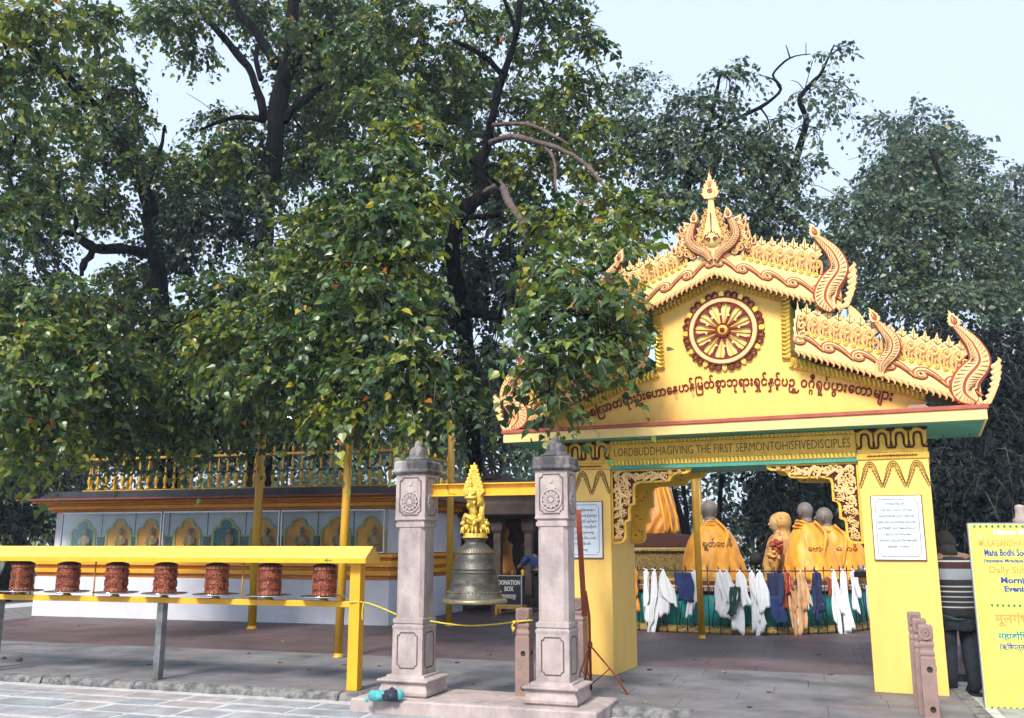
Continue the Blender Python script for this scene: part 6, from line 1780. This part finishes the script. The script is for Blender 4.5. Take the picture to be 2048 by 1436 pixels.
def tree(name, label, base, limbs, blobs, group, size=.108, layers=4.6, leaf9=True, per=11, bark='bark', spray=.62, extra=None, subs=5, cat_='tree', pale=(), lm='leaf'):
    o = empty(name, (base[0],base[1],0), 0, label, cat_, group)
    mb = MB(); nodes = []
    for i, L_ in enumerate(limbs):
        nodes += limb(mb, L_, 1 if i in pale else 0)
    b0 = nodes[0]
    r0 = b0[3]
    mb.tube([(base[0],base[1],-.1),(base[0]+(b0[0]-base[0])*.02,base[1],.25),((base[0]*.6+b0[0]*.4),(base[1]*.6+b0[1]*.4),b0[2]*.5),tuple(b0[:3])], [r0*1.7,r0*1.35,r0*1.1,r0], 10)
    NN = np.array([n_[:4] for n_ in nodes]); used = np.zeros(len(NN))
    # boughs from the limbs into each clump
    rg = random.Random(len(blobs))
    todo = [(at(*bl[:3]), bl) for bl in blobs]; NP = NN[:,:3].copy(); NRd = NN[:,3].copy()
    dmin = [np.linalg.norm(NP-np.array(c), axis=1) for c, _ in todo]
    best = [(float(d.min()), int(d.argmin())) for d in dmin]
    left = set(range(len(todo)))
    while left:
        b_i = min(left, key=lambda q_: best[q_][0]); left.discard(b_i)
        c, bl = todo[b_i]; ln, j = best[b_i]
        px, py, Y, rx, ry = bl[:5]; k = Y/F_PX
        st0 = Vector(NP[j])
        mid = st0.lerp(c, .5)+Vector((rg.uniform(-.15,.15),rg.uniform(-.15,.15),rg.uniform(.02,.18)))*ln
        r_ = min(NRd[j]*.6, .02+.01*ln)
        pth = cat([tuple(st0), tuple(mid), tuple(c)], 5)
        if ln < 6: mb.tube(pth, taper(len(pth), r_, max(.012, r_*.5)), 6)
        base_n = len(NP)
        NP = np.vstack([NP, np.array(pth[2:])]); NRd = np.concatenate([NRd, np.array(taper(len(pth), r_, max(.012, r_*.5))[2:])])
        for q_ in left:
            d = np.linalg.norm(NP[base_n:]-np.array(todo[q_][0]), axis=1)
            if d.min() < best[q_][0]: best[q_] = (float(d.min()), base_n+int(d.argmin()))
        for q_ in range(subs):
            d_ = Vector((rg.gauss(0,1)*rx*k, rg.gauss(0,1)*.5*(rx+ry)*k, rg.gauss(.1,1)*ry*k))*.6
            st = Vector(pth[rg.randrange(len(pth)//2, len(pth))])
            e_ = c+d_; md = st.lerp(e_, .5)+Vector((rg.uniform(-.1,.1),rg.uniform(-.1,.1),.12))*d_.length
            p2_ = cat([tuple(st),tuple(md),tuple(e_)],4); mb.tube(p2_, taper(len(p2_), .014, .005), 5)
    tk = mb.build('trunk', [bark,'bark_pale'])
    V, Q, col, TV, TQ = foliage(blobs, size, layers, leaf9, per, spray)
    cr = put('crown', np_mesh('crown', V, Q, lm, col)); cr['kind'] = 'stuff'
    tw = put('twigs', np_mesh('twigs', TV, TQ, 'twig')); tw['kind'] = 'stuff'
    inv = Vector((-base[0],-base[1],0))
    for ch in (tk, cr, tw):
        ch.parent = o; ch.location = inv
    return o
TG = 'peepal trees over the shrine'
# --- middle tree with the tall dark fork
tree('peepal_tree', 'large peepal tree with tall dark forked trunk rising behind the niche wall', (-6.2,22.6),
  [[(520,930,21.5,29),(524,800,21,28),(527,600,20.5,26),(530,430,20,25),(545,300,20,23),(560,170,20,21),(578,60,20,18),(595,-60,20,15)],
   [(562,170,20,17),(615,95,19.5,14),(690,48,19,11),(770,55,18.5,11),(850,70,18,7)],
   [(556,135,20,14),(515,70,20,12),(470,10,20,10),(430,-60,20,7)],
   [(528,240,20,11),(505,150,19.7,10),(460,90,19.5,9),(415,40,19,6)],
   [(560,245,20,13),(612,198,20,10),(680,150,20,6)],
   [(522,160,20,7),(512,120,20,6),(516,90,20,5)],
   [(530,240,20,9),(470,235,20,6),(400,260,19.5,3)],
   [(572,142,20,7),(640,138,19.6,6),(745,155,19.2,4)],
   [(505,410,19,5),(490,370,18.8,5),(515,320,18.6,4)]],
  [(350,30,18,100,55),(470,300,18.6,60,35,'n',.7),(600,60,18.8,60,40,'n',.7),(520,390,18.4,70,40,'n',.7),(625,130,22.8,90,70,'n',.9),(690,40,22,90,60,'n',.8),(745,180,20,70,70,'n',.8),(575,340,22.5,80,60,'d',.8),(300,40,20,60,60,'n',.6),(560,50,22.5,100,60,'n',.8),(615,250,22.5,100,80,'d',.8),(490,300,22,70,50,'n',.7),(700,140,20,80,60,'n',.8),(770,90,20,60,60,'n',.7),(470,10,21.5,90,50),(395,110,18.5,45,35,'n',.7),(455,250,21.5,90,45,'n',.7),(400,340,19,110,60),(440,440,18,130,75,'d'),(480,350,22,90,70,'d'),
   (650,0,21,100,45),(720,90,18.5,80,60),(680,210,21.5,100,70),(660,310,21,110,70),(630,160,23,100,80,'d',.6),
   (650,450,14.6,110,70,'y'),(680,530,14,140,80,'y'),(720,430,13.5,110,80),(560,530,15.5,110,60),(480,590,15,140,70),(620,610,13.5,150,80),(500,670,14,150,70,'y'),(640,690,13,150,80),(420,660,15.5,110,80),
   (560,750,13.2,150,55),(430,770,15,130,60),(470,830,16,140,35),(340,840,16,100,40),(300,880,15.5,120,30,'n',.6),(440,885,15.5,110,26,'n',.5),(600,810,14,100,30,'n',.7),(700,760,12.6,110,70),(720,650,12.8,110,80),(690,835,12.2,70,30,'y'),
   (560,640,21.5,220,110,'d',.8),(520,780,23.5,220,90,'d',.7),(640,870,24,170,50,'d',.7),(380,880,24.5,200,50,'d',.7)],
  TG, layers=3.7)
# --- left tree leaning to the upper left
tree('peepal_tree', 'peepal tree at the left leaning up to the picture corner', (-7.6,22.0),
  [[(330,930,20,25),(325,760,19.5,24),(318,600,19,23),(308,500,19,21),(300,420,19,20),(270,340,18.5,17),(212,245,18,13),(150,170,17,13),(90,120,16,12),(20,75,15,12),(-60,30,14,10)],
   [(305,508,19,13),(240,497,18.8,12),(190,497,18.5,12),(150,470,18.3,9),(118,462,18,6)],
   [(190,497,18.5,9),(168,530,18.4,8),(163,552,18.4,4)],
   [(146,468,18.3,7),(148,430,18.2,6),(80,380,18,5),(30,350,18,3)],
   [(290,380,18.8,6),(320,300,18.6,5),(330,250,18.4,3)]],
  [(80,30,12.5,140,65,'y'),(170,230,16.6,60,40,'n',.7),(290,330,18,50,40,'n',.6),(130,160,19,90,60,'n',.8),(170,400,21,100,60,'n',.8),(40,370,18,70,50,'n',.8),(330,320,20.5,60,50,'n',.6),(250,240,20.5,70,60,'n',.7),(200,50,13.5,70,60),(30,160,13,80,70),(235,170,18.5,70,70),(110,250,17.5,100,50,'y',.8),(30,290,15,80,70),(215,300,19.5,90,60),(120,350,17.5,80,40,'n',.6),(350,410,20.5,80,60),(50,420,15,90,60),(210,430,20,80,40,'n',.7),
   (260,560,20.5,80,50),(80,590,14,130,65),(210,620,15.5,130,60),(60,680,13.5,120,70,'y'),(190,710,14,130,70),(320,650,16,100,70),(70,780,13,120,70),(220,790,14.5,120,65),(330,760,15.5,100,65),(80,870,13.5,120,60,'y'),(210,870,15,90,45,'n',.8),(20,930,14.5,60,30),(340,500,21.5,80,70,'d'),
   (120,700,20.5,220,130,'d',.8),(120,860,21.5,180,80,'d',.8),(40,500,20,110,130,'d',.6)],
  TG, layers=3.7)
# --- right tree hanging over the gate
tree('peepal_tree', 'gnarled peepal tree whose boughs hang in front of the left gate roof', (-1.0,24.5),
  [[(948,900,21,18),(940,770,19.5,18),(926,650,18.4,19),(912,560,17.6,20),(906,470,17.2,20),(940,410,17,18),(968,385,17,16),(955,335,16.9,14),(975,290,16.8,12),(985,230,16.6,11),(1000,170,16.5,10),(1010,140,16.5,9),(1035,60,16.3,8),(1042,-40,16.2,6)],
   [(1006,150,16.5,8),(965,110,16.3,7),(905,80,16,5)],
   [(1035,70,16.3,6),(1020,30,16.3,5),(1000,-20,16.2,4)],
   [(982,285,16.6,8),(1020,273,15.8,8),(1070,283,15,7),(1130,303,14.2,6),(1180,338,13.5,5),(1240,412,12.6,3)],
   [(1088,290,14.8,4),(1108,320,14.4,4),(1113,380,14,3),(1145,432,13.5,2)],
   [(972,385,16.8,10),(1000,372,15.6,10),(1015,402,14.6,10),(1046,452,13.6,9),(1054,502,13,7)],
   [(930,628,18.2,12),(968,628,17.6,11),(1004,642,17,8)],
   [(985,250,16.6,6),(1060,250,16,5),(1140,290,15.5,3)],
   [(935,435,17,8),(975,432,16.8,7),(1000,430,16.6,5)]],
  [(800,30,17,100,60),(955,170,20,60,70,'n',.8),(1050,200,20,70,60,'n',.7),(950,270,20,60,60,'n',.8),(1010,390,20,80,60,'n',.8),(1090,240,20,70,50,'n',.7),(930,340,20,60,60,'n',.8),(900,210,18.5,70,80,'n',.8),(980,330,19,80,60,'n',.7),(1060,340,18.5,90,50,'y',.8),(1000,60,18.5,60,60,'n',.7),(1180,340,17.5,80,50,'y',.8),(900,430,18.8,80,80,'n',.7),(930,120,19,60,60,'n',.6),(860,130,17.6,100,70),(780,200,15.5,100,75),(830,285,14.8,100,70,'y'),(760,330,13.5,120,70),(930,30,17.6,60,50,'n',.8),(1090,20,16.8,100,50),(1160,80,16.5,65,55,'n',.8),(1140,180,16.5,85,50),(1060,110,17.6,55,45,'n',.7),(1120,265,17.6,100,40,'y'),(1185,260,16,55,45,'y',.7),
   (820,400,13.2,100,70,'y'),(760,450,12.6,130,75),(810,530,12.6,100,80,'y'),(760,600,12.2,110,80),(820,660,12,90,70),(800,740,11.9,120,70),(870,770,12,90,60),(820,820,11.8,80,35,'y'),(920,840,12,70,30),(740,815,12,55,35,'y'),(970,730,14,50,70,'d'),
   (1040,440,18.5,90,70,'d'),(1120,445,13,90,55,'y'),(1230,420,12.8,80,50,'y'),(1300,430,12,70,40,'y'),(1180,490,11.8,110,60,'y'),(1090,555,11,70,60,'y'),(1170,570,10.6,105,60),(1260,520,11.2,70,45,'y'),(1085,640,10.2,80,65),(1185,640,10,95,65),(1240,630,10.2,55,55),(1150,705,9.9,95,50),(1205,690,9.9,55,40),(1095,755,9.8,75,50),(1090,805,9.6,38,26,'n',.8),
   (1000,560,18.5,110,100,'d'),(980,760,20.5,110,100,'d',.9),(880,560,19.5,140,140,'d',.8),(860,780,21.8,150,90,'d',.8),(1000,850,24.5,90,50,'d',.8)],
  TG, layers=3.7, pale=(3,4,5,7))
# --- trees behind the gate
tree('peepal_tree', 'peepal tree behind the gate finial with a bare twig against the sky', (2.75,23.0),
  [[(1400,800,21.5,15),(1382,560,20.6,14),(1368,440,20,12),(1385,330,20,10),(1420,240,20,6),(1440,150,20,3)],
   [(1382,560,20.6,11),(1470,480,20.3,10),(1560,380,20,10),(1598,300,20,9),(1612,240,20,7),(1600,195,20,6),(1640,150,20,4),(1668,90,20,2)],
   [(1420,260,20,6),(1520,215,20,4.5),(1562,178,20,3.5),(1546,150,20,3),(1580,116,20,2.4),(1622,108,20,1)],
   [(1560,178,20,2.5),(1548,160,20,2),(1520,150,20,1)],
   [(1580,116,20,1.8),(1572,90,20,1)],[(1612,110,20,1.4),(1612,86,20,.8)],
   [(1640,160,20,2.5),(1690,170,20,1.6),(1715,210,20,1)]],
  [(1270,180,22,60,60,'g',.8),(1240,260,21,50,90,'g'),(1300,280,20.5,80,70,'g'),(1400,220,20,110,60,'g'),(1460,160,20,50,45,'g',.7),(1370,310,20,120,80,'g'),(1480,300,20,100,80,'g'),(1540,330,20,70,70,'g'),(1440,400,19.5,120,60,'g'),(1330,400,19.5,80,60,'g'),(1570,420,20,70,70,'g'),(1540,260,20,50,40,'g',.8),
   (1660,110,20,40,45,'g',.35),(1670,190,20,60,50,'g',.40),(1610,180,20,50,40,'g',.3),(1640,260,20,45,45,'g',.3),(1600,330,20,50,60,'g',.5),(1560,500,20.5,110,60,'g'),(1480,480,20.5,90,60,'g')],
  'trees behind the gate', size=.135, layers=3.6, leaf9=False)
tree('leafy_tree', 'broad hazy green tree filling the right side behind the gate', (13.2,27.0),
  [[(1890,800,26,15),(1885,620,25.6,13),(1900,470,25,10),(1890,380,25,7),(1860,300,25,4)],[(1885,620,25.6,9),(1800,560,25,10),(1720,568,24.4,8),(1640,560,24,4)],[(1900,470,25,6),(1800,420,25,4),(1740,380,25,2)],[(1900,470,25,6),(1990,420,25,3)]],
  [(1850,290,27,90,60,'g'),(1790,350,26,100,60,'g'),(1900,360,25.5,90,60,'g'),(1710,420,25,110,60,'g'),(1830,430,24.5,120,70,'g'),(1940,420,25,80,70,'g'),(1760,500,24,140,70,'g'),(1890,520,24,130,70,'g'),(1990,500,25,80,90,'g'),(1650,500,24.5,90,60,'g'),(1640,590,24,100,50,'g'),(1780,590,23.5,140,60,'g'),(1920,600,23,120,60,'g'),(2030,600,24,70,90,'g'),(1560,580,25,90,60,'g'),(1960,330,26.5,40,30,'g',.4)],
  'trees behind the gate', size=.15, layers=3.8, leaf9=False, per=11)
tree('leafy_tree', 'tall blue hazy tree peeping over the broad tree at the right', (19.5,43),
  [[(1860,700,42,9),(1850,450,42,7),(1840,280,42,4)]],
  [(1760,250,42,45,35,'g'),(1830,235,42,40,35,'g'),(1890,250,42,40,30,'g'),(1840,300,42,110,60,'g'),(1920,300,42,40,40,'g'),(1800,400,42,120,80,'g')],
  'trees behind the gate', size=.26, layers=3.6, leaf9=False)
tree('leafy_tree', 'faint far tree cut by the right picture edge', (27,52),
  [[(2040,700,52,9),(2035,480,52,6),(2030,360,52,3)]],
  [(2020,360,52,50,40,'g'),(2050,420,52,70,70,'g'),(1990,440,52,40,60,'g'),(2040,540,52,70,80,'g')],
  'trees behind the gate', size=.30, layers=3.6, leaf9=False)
# --- dark understorey at the right, its deep shade put into the leaf tint
for i,(bx_,by_,bl_,lb_) in enumerate((
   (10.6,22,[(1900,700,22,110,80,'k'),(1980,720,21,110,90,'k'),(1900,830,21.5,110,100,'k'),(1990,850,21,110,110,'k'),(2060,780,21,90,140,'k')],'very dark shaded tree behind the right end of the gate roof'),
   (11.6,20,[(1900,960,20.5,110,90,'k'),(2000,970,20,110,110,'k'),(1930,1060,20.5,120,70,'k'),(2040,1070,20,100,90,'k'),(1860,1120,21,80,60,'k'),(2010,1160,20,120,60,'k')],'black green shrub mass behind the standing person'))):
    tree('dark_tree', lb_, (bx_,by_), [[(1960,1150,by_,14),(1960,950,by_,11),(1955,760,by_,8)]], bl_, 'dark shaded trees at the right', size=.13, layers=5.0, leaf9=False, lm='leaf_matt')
# --- seen through the gate opening
tree('leafy_tree', 'slender leaning tree with two dark stems seen through the gate opening', (5.2,27.5),
  [[(1375,1085,27,8),(1358,1020,27,7),(1343,950,27,6),(1335,860,27,5)],[(1378,1090,27,7),(1372,1020,27,6),(1366,950,27,5),(1372,860,27,4)],[(1440,1100,27.5,6),(1440,1000,27.5,5),(1450,900,27.5,4)]],
  [(1330,950,28,90,60,'g'),(1430,960,28.5,100,60,'g'),(1370,1030,29,110,60,'g'),(1470,1030,29,90,60,'g'),(1420,880,28,120,60,'g'),(1500,920,29,90,60,'g'),(1520,990,30,70,70,'g'),(1440,1080,30,90,40,'g',.7)],
  'trees seen through the gate', size=.17, layers=1.5, leaf9=False)
tree('weeping_tree', 'dark drooping evergreen in the middle of the gate opening', (7.0,25),
  [[(1556,1120,25,8),(1556,1000,25,7),(1556,880,25,4)]],
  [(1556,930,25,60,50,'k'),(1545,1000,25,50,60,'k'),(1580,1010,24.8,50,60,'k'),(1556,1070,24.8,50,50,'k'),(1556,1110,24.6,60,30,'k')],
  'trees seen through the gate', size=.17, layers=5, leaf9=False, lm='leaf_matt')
tree('dark_tree', 'dark leafy tree at the right of the gate opening', (9.3,26),
  [[(1680,1120,26,9),(1680,980,26,7),(1680,880,26,5)]],
  [(1640,950,26,80,60,'d'),(1700,960,26,80,70,'d'),(1660,1030,26,90,60,'d'),(1730,1060,26,70,60,'d'),(1620,1090,26.5,80,40,'d')],
  'trees seen through the gate', size=.20, layers=5, leaf9=False)
# --- far left dark conifer and shrubs
tree('dark_tree', 'dark conifer at the far left edge behind the niche wall', (-14.6,27),
  [[(40,1090,26.5,14),(40,1000,26.5,11),(40,900,26.5,8)]],
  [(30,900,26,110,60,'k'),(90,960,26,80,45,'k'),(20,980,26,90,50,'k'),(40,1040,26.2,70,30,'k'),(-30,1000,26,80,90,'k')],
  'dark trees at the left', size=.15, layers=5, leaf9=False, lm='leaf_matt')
# --- belt of distant trees closing the view
fb = []
for k in range(46):
    x_ = -500+k*66+rng.uniform(-25,25)
    Y_ = rng.uniform(46,60)
    fb.append((x_, (1010 if not 1260 < x_ < 1570 else 1055)+rng.uniform(-30,20), Y_, 70, 75 if not 1260 < x_ < 1570 else 40, 'g', .9))
    if not 1260 < x_ < 1570: fb.append((x_, 930+rng.uniform(-50,20), Y_+3, 70, 60, 'g', .8))
    if x_ < 1150: fb.append((x_, 850+rng.uniform(-40,20), Y_+3, 70, 60, 'g', .8))
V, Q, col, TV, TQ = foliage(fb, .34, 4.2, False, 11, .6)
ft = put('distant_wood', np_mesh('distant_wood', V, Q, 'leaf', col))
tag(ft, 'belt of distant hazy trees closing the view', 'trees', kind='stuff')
mb = MB()
# ================================================================== hazy air
hz = MB(); hz.box(-60,75,-14,80,-1.2,26)
M['haze_air'] = m = bpy.data.materials.new('haze_air'); m.use_nodes = True
nt = m.node_tree; nt.nodes.clear()
ho = nt.nodes.new('ShaderNodeOutputMaterial'); pv = nt.nodes.new('ShaderNodeVolumePrincipled')
pv.inputs['Color'].default_value = (.72,.86,1.0,1); pv.inputs['Density'].default_value = .0011; pv.inputs['Anisotropy'].default_value = .2
nt.links.new(pv.outputs[0], ho.inputs['Volume'])
tag(hz.build('haze', 'haze_air'), kind='stuff')
